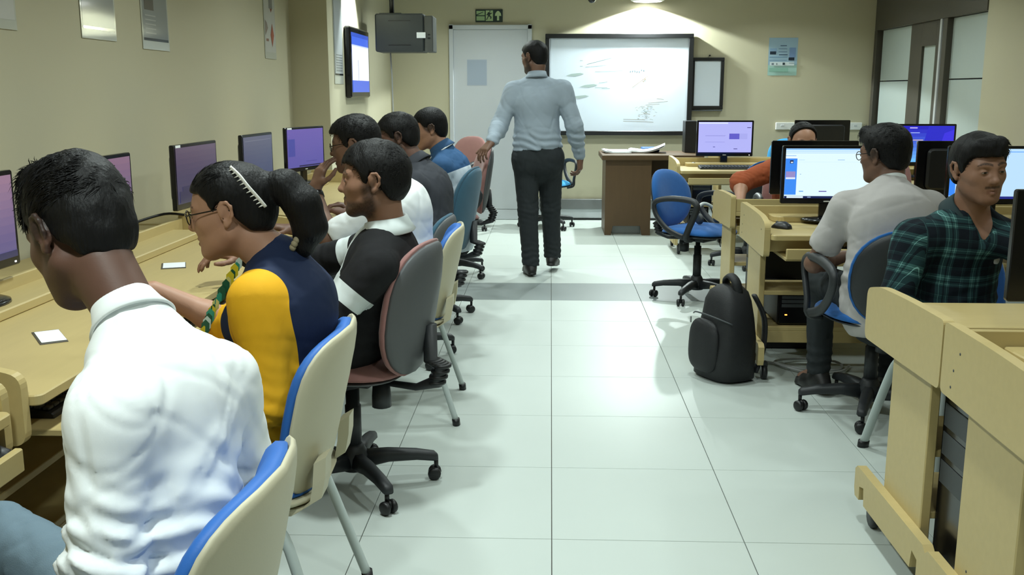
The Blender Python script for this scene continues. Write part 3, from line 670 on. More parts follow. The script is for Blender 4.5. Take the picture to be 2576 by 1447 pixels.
def keyboard(label, x, y, z, deg):
    t = empty('keyboard', (x, y, z), R(deg)); tag(t, label, 'keyboard', 'black keyboards')
    MB().prism([(-.075, 0), (.075, 0), (.075, .026), (.06, .028), (-.07, .014), (-.075, .01)], .45, (-.225, 0, 0), (0, 1, 0), (0, 0, 1), (1, 0, 0), .002).obj('case', M_BLACK, t)
    k = MB()
    for r in range(5):
        for c in range(15):
            yy = -.05 + r * .021; k.box((-.2 + c * .0285, yy, .0175 + (yy + .07) * .107), (.024, .017, .008), .002)
    o = k.obj('keys', M_DGREY, t); o['kind'] = 'stuff'
    return t
keyboard('black keyboard on the tray before the grey t-shirt man', 1.50, 4.70, .62, 0)
keyboard('black keyboard in front of the lavender screen', 1.50, 8.62, DT, 0)
keyboard('black keyboard on the tray beside the white shirt boy', -1.24, 2.42, .62, 90)
keyboard('black keyboard on the tray in front of the girl', -1.24, 3.25, .62, 90)
def mouse(label, x, y, z, deg, m=None):
    t = empty('computer_mouse', (x, y, z), R(deg)); tag(t, label, 'mouse', 'computer mice')
    b = MB(); rings = []
    for (yy, w, h) in ((-.052, .012, .012), (-.045, .022, .024), (-.02, .030, .035), (.01, .030, .034), (.035, .027, .024), (.05, .018, .012)):
        rings.append([(w * math.cos(a * math.pi / 9), yy, max(0.0, h * math.sin(a * math.pi / 9))) for a in range(10)])
    b.loft(rings); b.obj('body', m or M_BLACK, t)
    MB().lathe([(.004, -.003), (.008, -.002), (.008, .002), (.004, .003)], (0, .028, .026), 10, 'x').obj('scroll_wheel', M_DGREY, t)
    return t
mouse('black computer mouse on the tray at lower left edge', -1.17, 1.92, .62, 100)
mouse('black mouse lying on the grey t-shirt man\'s desk', 1.13, 4.86, DT, 40)
mouse('dark mouse beside the stand of the lavender screen', 1.27, 8.94, DT, 10, M_DGREY)
def pc_tower(label, x, y, z, deg, s=1.0, led=True):
    t = empty('computer_tower', (x, y, z), R(deg)); tag(t, label, 'computer', 'black computer towers')
    MB().box((0, .2, .19 * s), (.18, .4, .38 * s), .006).obj('case', M_BLACK, t)
    MB().box((0, -.006, .19 * s), (.176, .014, .375 * s), .008).obj('front_panel', M_BLACKG, t)
    for k in range(3): MB().box((0, -.014, (.33 - .05 * k) * s), (.146, .003, .04 * s), .001).obj('drive_bay', M_DGREY, t)
    if led: MB().box((-.05, -.0145, .12 * s), (.012, .003, .006), .001).obj('power_led', M_ORANGELED, t)
    return t
pc_tower('black computer tower between the paired desks of the grey t-shirt man', 1.10, 5.385, .0, -90, 1.6, False)
pc_tower('black computer tower under the grey t-shirt man\'s desk', 1.22, 4.86, .24, 0, .42)
pc_tower('dark computer tower between the two nearest right desks', 1.08, 2.51, .0, -90, 1.6, False).scale = (1.2, 1, 1)
pc_tower('black computer tower under the desk beside the blue armrest chair', 1.30, 8.60, .415, 0, .60, False)
pc_tower('grey computer tower low under the far desk beside the podium', 1.28, 8.62, .235, 0, .42, False)

# ================================================================== podium, papers, backpack, small things
pd = empty('podium_desk', (.50, 9.57, 0)); tag(pd, 'dark brown office desk with papers on top beside whiteboard', 'desk')
MB().box((.475, .33, .752), (.97, .70, .05), .006).obj('desk_top', M_BROWN, pd)
p = MB(); p.prism([(.03, 0), (.09, 0), (.11, .09), (.37, .09), (.39, 0), (.47, 0), (.47, .728), (.03, .728)], .022, (0, .03, 0), (1, 0, 0), (0, 0, 1), (0, 1, 0), .002); p.obj('front_panel', M_BROWN, pd)
MB().box((.04, .34, .364), (.02, .58, .728), .002).obj('side_panel', M_BROWN, pd)
MB().box((.46, .35, .364), (.02, .58, .728), .002).obj('side_panel', M_BROWN, pd)
MB().box((.92, .34, .364), (.02, .60, .728), .002).obj('side_panel', M_BROWN, pd)
MB().box((.24, .10, .05), (.28, .012, .08), .003).obj('kick_plate', M_GREYM, pd)
MB().box((.435, .05, .05), (.012, .012, .08), .002).obj('kick_post', M_GREYM, pd)
MB().box((.69, .55, .55), (.45, .016, .35), .002).obj('modesty_panel', M_BROWN, pd)
MB().prism(rrect(-.055, 0, .055, .32, .01), .18, (.87, .34, .777), (1, 0, 0), (0, 0, 1), (0, 1, 0), .005)
bx = empty('upright_case', (1.375, 10.02, .777)); tag(bx, 'upright black computer case standing on the brown desk', 'computer')
MB().prism(rrect(-.055, 0, .055, .31, .008), .2, (0, -.1, 0), (1, 0, 0), (0, 0, 1), (0, 1, 0), .004).obj('case', M_BLACK, bx)
for z in (.13, .16): MB().box((.0565, -.05, z), (.003, .02, .01), .001).obj('status_light', M_LED, bx)
def sheet_stack(label, x, y, z, deg, w, d, n, curl, colr=None, name='paper_stack'):
    t = empty(name, (x, y, z), R(deg)); tag(t, label, 'papers', 'papers on the brown desk')
    random.seed(int(x * 1000))
    for k in range(n):
        mb = MB(); rows = []
        ox, oy = random.uniform(-.012, .012), random.uniform(-.012, .012)
        for i in range(9):
            u = i / 8; zz = .004 + k * .004 + curl * (max(0, u - .35) / .65) ** 2 + (.010 * max(0, .25 - u) / .25)
            rows.append([(ox + (u - .5) * w, oy - d / 2, zz), (ox + (u - .5) * w, oy + d / 2, zz + .004)])
        top = [p for r in rows for p in r]; vs = top + [(p[0], p[1], p[2] - .0035) for p in top]; nn = len(top); fs = []
        for i in range(8):
            a = 2 * i; fs += [(a, a + 2, a + 3, a + 1), (nn + a, nn + a + 1, nn + a + 3, nn + a + 2), (a, nn + a, nn + a + 2, a + 2), (a + 1, a + 3, nn + a + 3, nn + a + 1)]
        fs += [(0, 1, nn + 1, nn), (nn - 2, nn + nn - 2, nn + nn - 1, nn - 1)]
        mb.add(vs, fs, False); mb.obj('sheet', M_PAPER, t)
    return t
sheet_stack('curled sheaf of white papers at left on the brown desk', .65, 9.93, .777, 4, .24, .3, 5, .0)
sheet_stack('open white booklet with raised pages on the brown desk', .95, 9.96, .777, -6, .34, .3, 6, .06)
fo = MB().box((1.0, 10.12, .80), (.18, .12, .045), .008).obj('blue_folder', mat('blue_cover', (40, 84, 140), .5)); tag(fo, 'small blue folder behind the white booklet', 'folder')

def backpack():
    t = empty('backpack', (.852, 4.74, 0), R(-62)); tag(t, 'black backpack standing on floor against the desk end', 'backpack')
    mcl = mat('black_nylon', (30, 31, 33), .6, .4, var=.2, scale=14, bump=.4, bscale=260)
    b = MB(); rings = []
    for (z, w, d0, d1) in ((.0, .17, -.09, .10), (.015, .205, -.11, .12), (.10, .215, -.12, .12), (.20, .205, -.115, .11), (.30, .185, -.10, .10), (.37, .155, -.085, .09), (.41, .12, -.07, .08), (.435, .07, -.04, .06), (.44, .03, -.015, .03)):
        rg = []
        for j in range(28):
            a = 2 * math.pi * j / 28; ca, sa = math.cos(a), math.sin(a)
            x = math.copysign(abs(ca) ** .62, ca) * w * .68 * (1 + .03 * math.sin(z * 40 + a * 3)); y = math.copysign(abs(sa) ** .62, sa)
            y = y * (d1 if y > 0 else -d0) * (1 + .05 * math.sin(z * 31 + a * 2))
            rg.append((x + .02 * math.sin(z * 5), y, z * 1.06))
        rings.append(rg)
    b.loft(rings); b.obj('main_body', mcl, t)
    MB().pad((-.01, -.112, .17), .22, .26, .035, 3.2, ux=(1, 0, 0), uy=(0, .05, 1), un=(0, -1, .05), flatback=.4).obj('front_pocket', mcl, t)
    MB().tube(smooth_path([(-.02, .02, .445), (-.015, .01, .485), (.03, .0, .51), (.075, .0, .485), (.085, .01, .43)], 4), .012, 8, ry=1.9).obj('grab_handle', mcl, t)
    for s in (-1, 1): MB().tube(smooth_path([(s * .08 + .02, .09, .42), (s * .10 + .01, .15, .30), (s * .11, .15, .15), (s * .12, .10, .04)], 4), .010, 8, ry=2.2).obj('shoulder_strap', mcl, t)
    MB().tube(smooth_path([(-.15, -.075, .30), (-.05, -.13, .33), (.06, -.13, .33), (.15, -.07, .30)], 4), .004, 6).obj('zip', M_DGREY, t)
    MB().box((-.09, -.135, .285), (.006, .006, .03), .001).obj('zip_pull', M_GREYM, t)
    return t
backpack()
def card(label, x, y, z, deg, w, d, name='card', colr=(214, 216, 214)):
    t = empty(name, (x, y, z), R(deg)); tag(t, label, 'card')
    MB().box((0, 0, .001), (w, d, .002), .0006).obj('backing', mat('dark_card', (70, 66, 58), .4), t)
    MB().box((0.002, .002, .0028), (w * .9, d * .86, .0014), .0005).obj('face', M_PAPER, t)
card('white card lying on left desk beside the girl', -1.44, 3.70, DT, 20, .09, .13, 'name_card')
card('white label sheet on left desk beside the white shirt boy', -1.36, 2.58, DT, 35, .07, .16, 'label_sheet')
def cable(label, pts, r=.004, m=None, name='cable'):
    o = MB().tube(smooth_path(pts, 5), r, 7).obj(name, m or M_CABLE); tag(o, label, 'cable'); return o
cable('black power cable behind the monitor with pinkish screen', [(-1.80, 3.90, .84), (-1.86, 4.02, .92), (-1.88, 4.06, .84), (-1.88, 4.06, .76)])
cable('black cable running to the girl\'s monitor stand', [(-1.72, 4.62, .80), (-1.78, 4.5, .82), (-1.88, 4.35, .79), (-1.93, 4.28, .76)], .006)
cable('black cable bundle behind the violet screen', [(-1.72, 6.66, .80), (-1.80, 6.58, .83), (-1.88, 6.5, .80), (-1.90, 6.42, .76)], .005)
cable('grey cables coiled on the floor under the grey t-shirt man\'s desk', [(1.12, 4.98, .012), (1.3, 4.84, .012), (1.46, 4.86, .012), (1.47, 5.0, .012), (1.30, 5.05, .012), (1.15, 4.95, .02), (1.28, 4.78, .016), (1.44, 4.80, .016), (1.52, 4.92, .014)], .006, M_CABLEG)
cable('black cable trailing on the floor between the nearest right desks', [(1.08, 2.33, .012), (1.2, 2.42, .01), (1.33, 2.46, .01), (1.4, 2.6, .05)], .003)
cable('thin black cable hanging under the far desk', [(1.38, 8.98, .70), (1.39, 8.95, .5), (1.44, 8.8, .3), (1.5, 8.7, .03)], .004)
red = MB().prism(rrect(-.13, 0, .13, .36, .03), .12, (-1.62, 2.05, .0), (0, 1, 0), (0, 0, 1), (1, 0, 0), .02)
red.obj('red_bag', mat('red_fabric', (112, 22, 30), .8, .2, var=.15, scale=15, bump=.3, bscale=300)); tag(bpy.data.objects['red_bag'], 'dark red bag under left desk beside the white shirt boy', 'bag')

hs_ = empty('headset', (1.06, 6.66, .51), R(30)); tag(hs_, 'grey headset lying on the seat of the blue armrest chair', 'headset')
MB().tube(smooth_path([(-.075, 0, .03), (-.07, .03, .09), (0, .05, .125), (.07, .03, .09), (.075, 0, .03)], 5), .007, 8, ry=1.6).obj('headband', M_LEG, hs_)
for s_ in (-1, 1): MB().lathe([(.02, -.014), (.034, -.01), (.036, .006), (.026, .016), (.012, .016)], (s_ * .075, 0, .03), 16, 'x').obj('ear_cup', M_DGREY, hs_)
# ================================================================== figures: implicit surfaces turned into one smooth mesh each
A = lambda *p: np.array(p if len(p) > 1 else p[0], float)
def unit(v): v = np.asarray(v, float); return v / (np.linalg.norm(v) + 1e-12)
def rotm(axis, deg):
    return np.array(Matrix.Rotation(R(deg), 3, axis))
class Vol:
    """signed field on a rectilinear grid (finer inside the boxes given in fine)"""
    def __init__(s, lo, hi, h, fine=()):
        s.ax = []
        for a in range(3):
            c = [float(lo[a])]
            while c[-1] < hi[a]:
                x = c[-1]; st = h
                for (fl, fh, fs) in fine:
                    if fl[a] - fs <= x <= fh[a]: st = min(st, fs)
                c.append(x + st)
            s.ax.append(np.array(c, np.float32))
        s.d = np.full([len(c) for c in s.ax], .3, np.float32)
    def sl(s, lo, hi):
        r = []
        for a in range(3):
            i = max(int(np.searchsorted(s.ax[a], lo[a])) - 1, 0); j = min(int(np.searchsorted(s.ax[a], hi[a])) + 1, len(s.ax[a]))
            r.append(slice(i, max(j, i)))
        return tuple(r)
    def xyz(s, sl): return s.ax[0][sl[0]][:, None, None], s.ax[1][sl[1]][None, :, None], s.ax[2][sl[2]][None, None, :]
    def put(s, fn, lo, hi, k, mode='u'):
        sl = s.sl(np.asarray(lo) - k - .012, np.asarray(hi) + k + .012)
        if any(q.stop <= q.start for q in sl): return
        X, Y, Z = s.xyz(sl); v = fn(X, Y, Z).astype(np.float32); o = s.d[sl]
        if mode == 's': v = -v; h = np.maximum(k - np.abs(o - v), 0) / max(k, 1e-6); s.d[sl] = np.maximum(o, v) + h * h * k * .25
        else: h = np.maximum(k - np.abs(o - v), 0) / max(k, 1e-6); s.d[sl] = np.minimum(o, v) - h * h * k * .25
    def cone(s, a, b, ra, rb, k=.02, flat=None, f=1.0, mode='u'):
        a = np.asarray(a, float); b = np.asarray(b, float); ba = b - a; rm = max(ra, rb)
        u = None if flat is None else unit(flat)
        bs = ba if u is None else ba + u * (ba @ u) * (1 / f - 1)
        L2 = bs @ bs + 1e-9
        def fn(X, Y, Z):
            dx, dy, dz = X - a[0], Y - a[1], Z - a[2]
            if u is not None:
                w = (dx * u[0] + dy * u[1] + dz * u[2]) * (1 / f - 1)
                dx, dy, dz = dx + u[0] * w, dy + u[1] * w, dz + u[2] * w
            t = np.clip((dx * bs[0] + dy * bs[1] + dz * bs[2]) / L2, 0, 1)
            ex, ey, ez = dx - bs[0] * t, dy - bs[1] * t, dz - bs[2] * t
            d = np.sqrt(ex * ex + ey * ey + ez * ez) - (ra + (rb - ra) * t)
            return d if u is None else d * (.5 + .5 * f)
        s.put(fn, np.minimum(a, b) - rm, np.maximum(a, b) + rm, k, mode)
    def ell(s, c, r, M=None, k=.02, mode='u'):
        c = np.asarray(c, float); r = np.asarray(r, float); M = np.eye(3) if M is None else M; rm = r.max()
        def fn(X, Y, Z):
            dx, dy, dz = X - c[0], Y - c[1], Z - c[2]
            q = [(dx * M[0, i] + dy * M[1, i] + dz * M[2, i]) for i in range(3)]
            k0 = np.sqrt(sum((q[i] / r[i]) ** 2 for i in range(3))); k1 = np.sqrt(sum((q[i] / r[i] ** 2) ** 2 for i in range(3))) + 1e-6
            return k0 * (k0 - 1) / k1
        s.put(fn, c - rm, c + rm, k, mode)
    def cut(s, p, n, k=.004):
        """keep the side where (x-p).n < 0"""
        X, Y, Z = s.xyz((slice(None),) * 3)
        v = ((X - p[0]) * n[0] + (Y - p[1]) * n[1] + (Z - p[2]) * n[2]).astype(np.float32)
        h = np.maximum(k - np.abs(s.d - v), 0) / k; s.d = np.maximum(s.d, v) + h * h * k * .25
    def band(s, fn, w=.03):
        idx = np.nonzero(np.abs(s.d) < w)
        P = np.stack([s.ax[a][idx[a]] for a in range(3)], 1); s.d[idx] += fn(P).astype(np.float32)
    def extract(s):
        d = s.d; ins = d < 0; n = d.shape
        cnt = np.zeros([q - 1 for q in n], np.uint8)
        offs = [(i, j, k) for i in (0, 1) for j in (0, 1) for k in (0, 1)]
        for (i, j, k) in offs: cnt += ins[i:n[0] - 1 + i, j:n[1] - 1 + j, k:n[2] - 1 + k]
        mx = (cnt > 0) & (cnt < 8); C = np.argwhere(mx)
        ids = np.full(cnt.shape, -1, np.int32); ids[mx] = np.arange(len(C))
        val = np.stack([d[C[:, 0] + i, C[:, 1] + j, C[:, 2] + k] for (i, j, k) in offs], 1)
        acc = np.zeros((len(C), 3)); num = np.zeros(len(C))
        for a in range(8):
            for ax in range(3):
                if offs[a][ax] == 0:
                    o = list(offs[a]); o[ax] = 1; b = offs.index(tuple(o))
                    va, vb = val[:, a], val[:, b]; m = (va < 0) != (vb < 0)
                    t = np.where(m, va / (va - vb + 1e-20), 0)
                    p = np.tile(np.array(offs[a], float), (len(C), 1)); p[:, ax] += t
                    acc += p * m[:, None]; num += m
        fr = acc / num[:, None]; P = np.empty((len(C), 3), np.float32)
        for a in range(3):
            x0 = s.ax[a][C[:, a]]; P[:, a] = x0 + fr[:, a] * (s.ax[a][C[:, a] + 1] - x0)
        Q = []
        for ax in range(3):
            o1, o2 = (ax + 1) % 3, (ax + 2) % 3
            s0 = [slice(1, -1)] * 3; s1 = [slice(1, -1)] * 3; s0[ax] = slice(0, -1); s1[ax] = slice(1, None)
            a0, a1 = ins[tuple(s0)], ins[tuple(s1)]; ch = np.argwhere(a0 != a1)
            if not len(ch): continue
            base = ch.copy(); base[:, o1] += 1; base[:, o2] += 1
            flip = a0[ch[:, 0], ch[:, 1], ch[:, 2]]
            q = []
            for (u, w) in ((-1, -1), (0, -1), (0, 0), (-1, 0)):
                c = base.copy(); c[:, o1] += u; c[:, o2] += w; q.append(ids[c[:, 0], c[:, 1], c[:, 2]])
            q = np.stack(q, 1); q[~flip] = q[~flip][:, ::-1]; Q.append(q)
        return P, np.concatenate(Q).astype(np.int32)
def np_mesh(name, P, Q, m, attrs=None):
    me = bpy.data.meshes.new(name); nv, nq = len(P), len(Q)
    me.vertices.add(nv); me.vertices.foreach_set('co', np.ascontiguousarray(P, np.float32).ravel())
    me.loops.add(nq * 4); me.loops.foreach_set('vertex_index', Q.ravel())
    me.polygons.add(nq); me.polygons.foreach_set('loop_start', np.arange(nq, dtype=np.int32) * 4)
    me.polygons.foreach_set('use_smooth', np.ones(nq, bool))
    for k, v in (attrs or {}).items():
        at = me.attributes.new(k, 'FLOAT', 'POINT'); at.data.foreach_set('value', np.ascontiguousarray(v, np.float32))
    me.materials.append(m); me.update(); me.validate(); return me
def smooth01(x, a, b): t = np.clip((x - a) / (b - a), 0, 1); return t * t * (3 - 2 * t)
def folds(seed, amp, freq=38.0, aniso=(1, 1, .55), ridged=True):
    rs = np.random.RandomState(seed); W = []
    for k in range(7):
        w = rs.normal(size=3) * np.array(aniso); w = w / np.linalg.norm(w) * freq * rs.uniform(.5, 1.5); W.append((w, rs.uniform(0, 6.3), rs.normal(size=3) * freq * .35, rs.uniform(0, 6.3)))
    def fn(P):
        o = np.zeros(len(P))
        for (w, p, w2, p2) in W:
            v = np.sin(P @ w + p + 1.6 * np.sin(P @ w2 + p2)); o += (.45 * v + 2.0 * np.maximum(0, 1 - 3.6 * np.abs(v)) - .3) if ridged else v
        return o * amp / 3.2
    return fn

# ---- materials for figures
def mat_skin(name, col, dark=(38, 28, 24), lip=(112, 72, 62)):
    if name in MATS: return MATS[name]
    m, nt, b = nodes_of(name); L = nt.links
    nz = N(nt, 'ShaderNodeTexNoise'); nz.inputs['Scale'].default_value = 22; nz.inputs['Detail'].default_value = 4
    tc = N(nt, 'ShaderNodeTexCoord'); L.new(tc.outputs['Object'], nz.inputs['Vector'])
    c = rgb(col); mx = N(nt, 'ShaderNodeMix', data_type='RGBA'); L.new(nz.outputs['Fac'], mx.inputs['Factor'])
    mx.inputs['A'].default_value = (c[0] * .86, c[1] * .84, c[2] * .84, 1); mx.inputs['B'].default_value = (c[0] * 1.1, c[1] * 1.1, c[2] * 1.1, 1)
    ml = N(nt, 'ShaderNodeMix', data_type='RGBA'); al = N(nt, 'ShaderNodeAttribute', attribute_name='lip'); L.new(al.outputs['Fac'], ml.inputs['Factor'])
    L.new(mx.outputs['Result'], ml.inputs['A']); ml.inputs['B'].default_value = rgb(lip)
    md = N(nt, 'ShaderNodeMix', data_type='RGBA'); ad = N(nt, 'ShaderNodeAttribute', attribute_name='dark'); L.new(ad.outputs['Fac'], md.inputs['Factor'])
    L.new(ml.outputs['Result'], md.inputs['A']); md.inputs['B'].default_value = rgb(dark)
    L.new(md.outputs['Result'], b.inputs['Base Color']); b.inputs['Roughness'].default_value = .52; b.inputs['Specular IOR Level'].default_value = .4
    n2 = N(nt, 'ShaderNodeTexNoise'); n2.inputs['Scale'].default_value = 260; L.new(tc.outputs['Object'], n2.inputs['Vector'])
    bp = N(nt, 'ShaderNodeBump'); bp.inputs['Strength'].default_value = .12; bp.inputs['Distance'].default_value = .001
    L.new(n2.outputs['Fac'], bp.inputs['Height']); L.new(bp.outputs[0], b.inputs['Normal'])
    MATS[name] = m; return m
def mat_hair(name, col, rough=.42):
    if name in MATS: return MATS[name]
    m, nt, b = nodes_of(name); L = nt.links
    tc = N(nt, 'ShaderNodeTexCoord'); mp = N(nt, 'ShaderNodeMapping'); mp.inputs['Scale'].default_value = (1, 1, .22); L.new(tc.outputs['Object'], mp.inputs[0])
    nz = N(nt, 'ShaderNodeTexNoise'); nz.inputs['Scale'].default_value = 170; nz.inputs['Detail'].default_value = 5; L.new(mp.outputs[0], nz.inputs['Vector'])
    c = rgb(col); mx = N(nt, 'ShaderNodeMix', data_type='RGBA'); L.new(nz.outputs['Fac'], mx.inputs['Factor'])
    mx.inputs['A'].default_value = (c[0] * .55, c[1] * .55, c[2] * .55, 1); mx.inputs['B'].default_value = (c[0] * 1.5, c[1] * 1.5, c[2] * 1.6, 1)
    L.new(mx.outputs['Result'], b.inputs['Base Color']); b.inputs['Roughness'].default_value = rough; b.inputs['Specular IOR Level'].default_value = .22
    bp = N(nt, 'ShaderNodeBump'); bp.inputs['Strength'].default_value = .7; bp.inputs['Distance'].default_value = .004
    L.new(nz.outputs['Fac'], bp.inputs['Height']); L.new(bp.outputs[0], b.inputs['Normal'])
    MATS[name] = m; return m
def mat_zone(name, col_a, col_b, rough=.85, bump=.25, bscale=500, edge=.0):
    """cloth in two colours, split where the mesh's zone attribute crosses zero"""
    if name in MATS: return MATS[name]
    m, nt, b = nodes_of(name); L = nt.links
    at = N(nt, 'ShaderNodeAttribute', attribute_name='zone'); gt = N(nt, 'ShaderNodeMath', operation='GREATER_THAN'); gt.inputs[1].default_value = edge; L.new(at.outputs['Fac'], gt.inputs[0])
    tc = N(nt, 'ShaderNodeTexCoord'); nz = N(nt, 'ShaderNodeTexNoise'); nz.inputs['Scale'].default_value = bscale; L.new(tc.outputs['Object'], nz.inputs['Vector'])
    mx = N(nt, 'ShaderNodeMix', data_type='RGBA'); L.new(gt.outputs[0], mx.inputs['Factor']); mx.inputs['A'].default_value = rgb(col_a); mx.inputs['B'].default_value = rgb(col_b)
    L.new(mx.outputs['Result'], b.inputs['Base Color']); b.inputs['Roughness'].default_value = rough; b.inputs['Specular IOR Level'].default_value = .25
    bp = N(nt, 'ShaderNodeBump'); bp.inputs['Strength'].default_value = bump; bp.inputs['Distance'].default_value = .001
    L.new(nz.outputs['Fac'], bp.inputs['Height']); L.new(bp.outputs[0], b.inputs['Normal'])
    MATS[name] = m; return m
def mat_plaid(name):
    if name in MATS: return MATS[name]
    m, nt, b = nodes_of(name); L = nt.links
    at = N(nt, 'ShaderNodeAttribute', attribute_name='pu'); av = N(nt, 'ShaderNodeAttribute', attribute_name='pv')
    def bands(src, period, spec):
        mu = N(nt, 'ShaderNodeMath', operation='MULTIPLY'); mu.inputs[1].default_value = 1 / period; L.new(src, mu.inputs[0])
        fr = N(nt, 'ShaderNodeMath', operation='FRACT'); L.new(mu.outputs[0], fr.inputs[0])
        rp = N(nt, 'ShaderNodeValToRGB'); rp.color_ramp.interpolation = 'CONSTANT'; e = rp.color_ramp.elements
        e[0].position = 0; e[0].color = (spec[0][1],) * 3 + (1,); e[1].position = spec[1][0]; e[1].color = (spec[1][1],) * 3 + (1,)
        for (p, v) in spec[2:]: q = e.new(p); q.color = (v, v, v, 1)
        L.new(fr.outputs[0], rp.inputs[0]); return rp.outputs[0]
    sp = [(0, .0), (.28, .20), (.34, .62), (.348, .20), (.42, .02), (.46, .26), (.56, .7), (.568, .26), (.66, 0.0), (.86, .06), (.95, .5), (.957, 0)]
    u = bands(at.outputs['Fac'], .105, sp); v = bands(av.outputs['Fac'], .105, sp)
    ad = N(nt, 'ShaderNodeMix', data_type='RGBA', blend_type='ADD'); ad.inputs['Factor'].default_value = 1; L.new(u, ad.inputs['A']); L.new(v, ad.inputs['B'])
    rp = N(nt, 'ShaderNodeValToRGB'); L.new(ad.outputs['Result'], rp.inputs[0]); e = rp.color_ramp.elements
    e[0].position = 0; e[0].color = rgb((14, 22, 30)); e[1].position = .9; e[1].color = rgb((140, 192, 188))
    q = e.new(.25); q.color = rgb((30, 54, 58)); q = e.new(.6); q.color = rgb((64, 104, 102))
    L.new(rp.outputs[0], b.inputs['Base Color']); b.inputs['Roughness'].default_value = .85; b.inputs['Specular IOR Level'].default_value = .2
    MATS[name] = m; return m
SKIN = {'brown': ((138, 102, 82),), 'dark': ((112, 82, 66),), 'light': ((168, 126, 102),), 'deep': ((96, 68, 56),)}
HAIRM = mat_hair('black_hair', (13, 12, 12), .55)
BEARD = (30, 24, 22)

# ---- head in its own frame: x right, y forward, z up, origin between the ears
def head_into(v, H, c, hs, P):
    """adds skull, face and ears to the field"""
    def w(x, y, z): return c + H @ (A(x, y, z) * hs)
    fx = H @ A(1, 0, 0)
    def cn(a, b, ra, rb, k=.012, flat=None, f=1, mode='u'): v.cone(w(*a), w(*b), ra * hs, rb * hs, k * hs, flat, f, mode)
    def el(a, r, k=.015, mode='u', M=None): v.ell(w(*a), A(*r) * hs, H if M is None else H @ M, k * hs, mode)
    el((0, -.016, .034), (.074, .094, .080)); el((0, .024, .0), (.066, .072, .085), .03)
    el((0, .036, -.045), (.056, .056, .062), .03)
    for s in (-1, 1):
        cn((s * .052, .0, -.052), (s * .022, .068, -.092), .018, .017, .03)      # jaw line
        cn((s * .046, .052, -.018), (s * .056, .02, -.012), .020, .016, .02)     # cheekbone
        cn((s * .012, .084, .022), (s * .046, .072, .026), .010, .009, .014)     # brow ridge
        el((s * .032, .098, .006), (.019, .017, .012), .014, 's')                # eye socket
        el((s * .032, .077, .004), (.0155, .0135, .0115), .005)                  # closed lids over the eyeball
        cn((s * .013, .091, -.032), (s * .012, .094, -.030), .0075, .0085, .006)  # nostril wing
    el((0, .074, -.096), (.024, .021, .019), .02)                                 # chin
    cn((0, .090, .014), (0, .104, -.022), .0075, .0105, .012); el((0, .107, -.026), (.0115, .0115, .0105), .008)   # nose
    cn((-.020, .085, -.060), (0, .0945, -.0575), .0045, .0062, .006); cn((0, .0945, -.0575), (.020, .085, -.060), .0062, .0045, .006)
    cn((-.017, .085, -.068), (0, .0935, -.070), .005, .0072, .006); cn((0, .0935, -.070), (.017, .085, -.068), .0072, .005, .006)
    cn((-.02, .097, -.0638), (.02, .097, -.0638), .0022, .0022, .003, None, 1, 's')
    for s in (-1, 1):
        E_ = np.array(Euler((R(-12), R(s * 6), R(s * -24))).to_matrix())
        e = lambda y, z, x=0: (s * (.079 + x), -.012 + y, -.004 + z)
        rim = [e(.012, -.004), e(.014, .018, .004), e(.004, .031, .007), e(-.010, .031, .009), e(-.019, .018, .010), e(-.017, -.002, .007), e(-.006, -.020, .002), e(.004, -.027, -.001), e(.009, -.020, -.001)]
        el((s * .080, -.012, .0), (.007, .017, .027), .006, 'u', E_)
        for a, b in zip(rim[:-1], rim[1:]): cn(a, b, .0045, .0045, .004)
        cn(e(.002, -.008, .008), e(-.006, .016, .014), .007, .005, .004, None, 1, 's')
        cn(e(.004, -.023, -.001), e(.005, -.026, -.001), .0065, .0065, .005)
def hand_into(v, W, f, n, side, curl=(25, 30, 20), spread=4, sc=1.0, thumb=(.5, .75, .35), tc=20):
    """palm and five fingers; f finger direction, n palm normal, thumb side = side * (f x n)"""
    f = unit(f); n = unit(n - f * (np.asarray(n) @ f)); s_ = unit(np.cross(f, n)) * side
    lens = [(.043, .026, .021), (.047, .030, .023), (.043, .028, .022), (.034, .021, .019)]
    tips = []
    for i in range(4):
        o = (.030 - .0205 * i) * sc; K = W + f * (.086 - .004 * abs(i - 1)) * sc + s_ * o
        v.cone(W + s_ * o * .55 + f * .012, K, .0165 * sc, .0125 * sc, .018)
        d = unit(f + s_ * math.tan(R(spread)) * (1.2 - i)); ang = 0.0; p = K
        for q in range(3):
            ang += curl[q] * (1 + .12 * i); dd = unit(d * math.cos(R(ang)) + n * math.sin(R(ang))); e = p + dd * lens[i][q] * sc
            v.cone(p, e, (.0094 - .0008 * q) * sc, (.0088 - .0010 * q) * sc, .004); p = e
    t0 = W + f * .022 * sc + s_ * .024 * sc; td = unit(f * thumb[0] + s_ * thumb[1] + n * thumb[2])
    v.cone(W + f * .012, t0 + td * .03 * sc, .017 * sc, .0135 * sc, .018)
    p = t0 + td * .022 * sc
    for q, l in enumerate((.034, .03, .024)):
        a = tc * q; dd = unit(td * math.cos(R(a)) + unit(f - td * (f @ td)) * math.sin(R(a))); e = p + dd * l * sc
        v.cone(p, e, (.0118 - .001 * q) * sc, (.0108 - .0012 * q) * sc, .005); p = e

def ring_collar(mb, c, up, fw, lat, rl, rf, prof, a0, a1, n=40, drop=0.0, tip=0.0):
    """a folded strip around the neck; prof = closed cross section (out, up); open at the front between a1 and a0"""
    rings = []
    for i in range(n + 1):
        a = a0 + (a1 - a0) * i / n; ca, sa = math.sin(a), -math.cos(a)     # a=0 at the nape
        fr = abs(i / n * 2 - 1) ** 3
        rg = []
        for (o, h) in prof:
            hh = h - drop * fr - (tip * fr if o > .012 else 0)
            rg.append(tuple(c + lat * ca * (rl + o) + fw * sa * (rf + o) * 1.0 + up * hh))
        rings.append(rg)
    return mb.loft(rings, True)

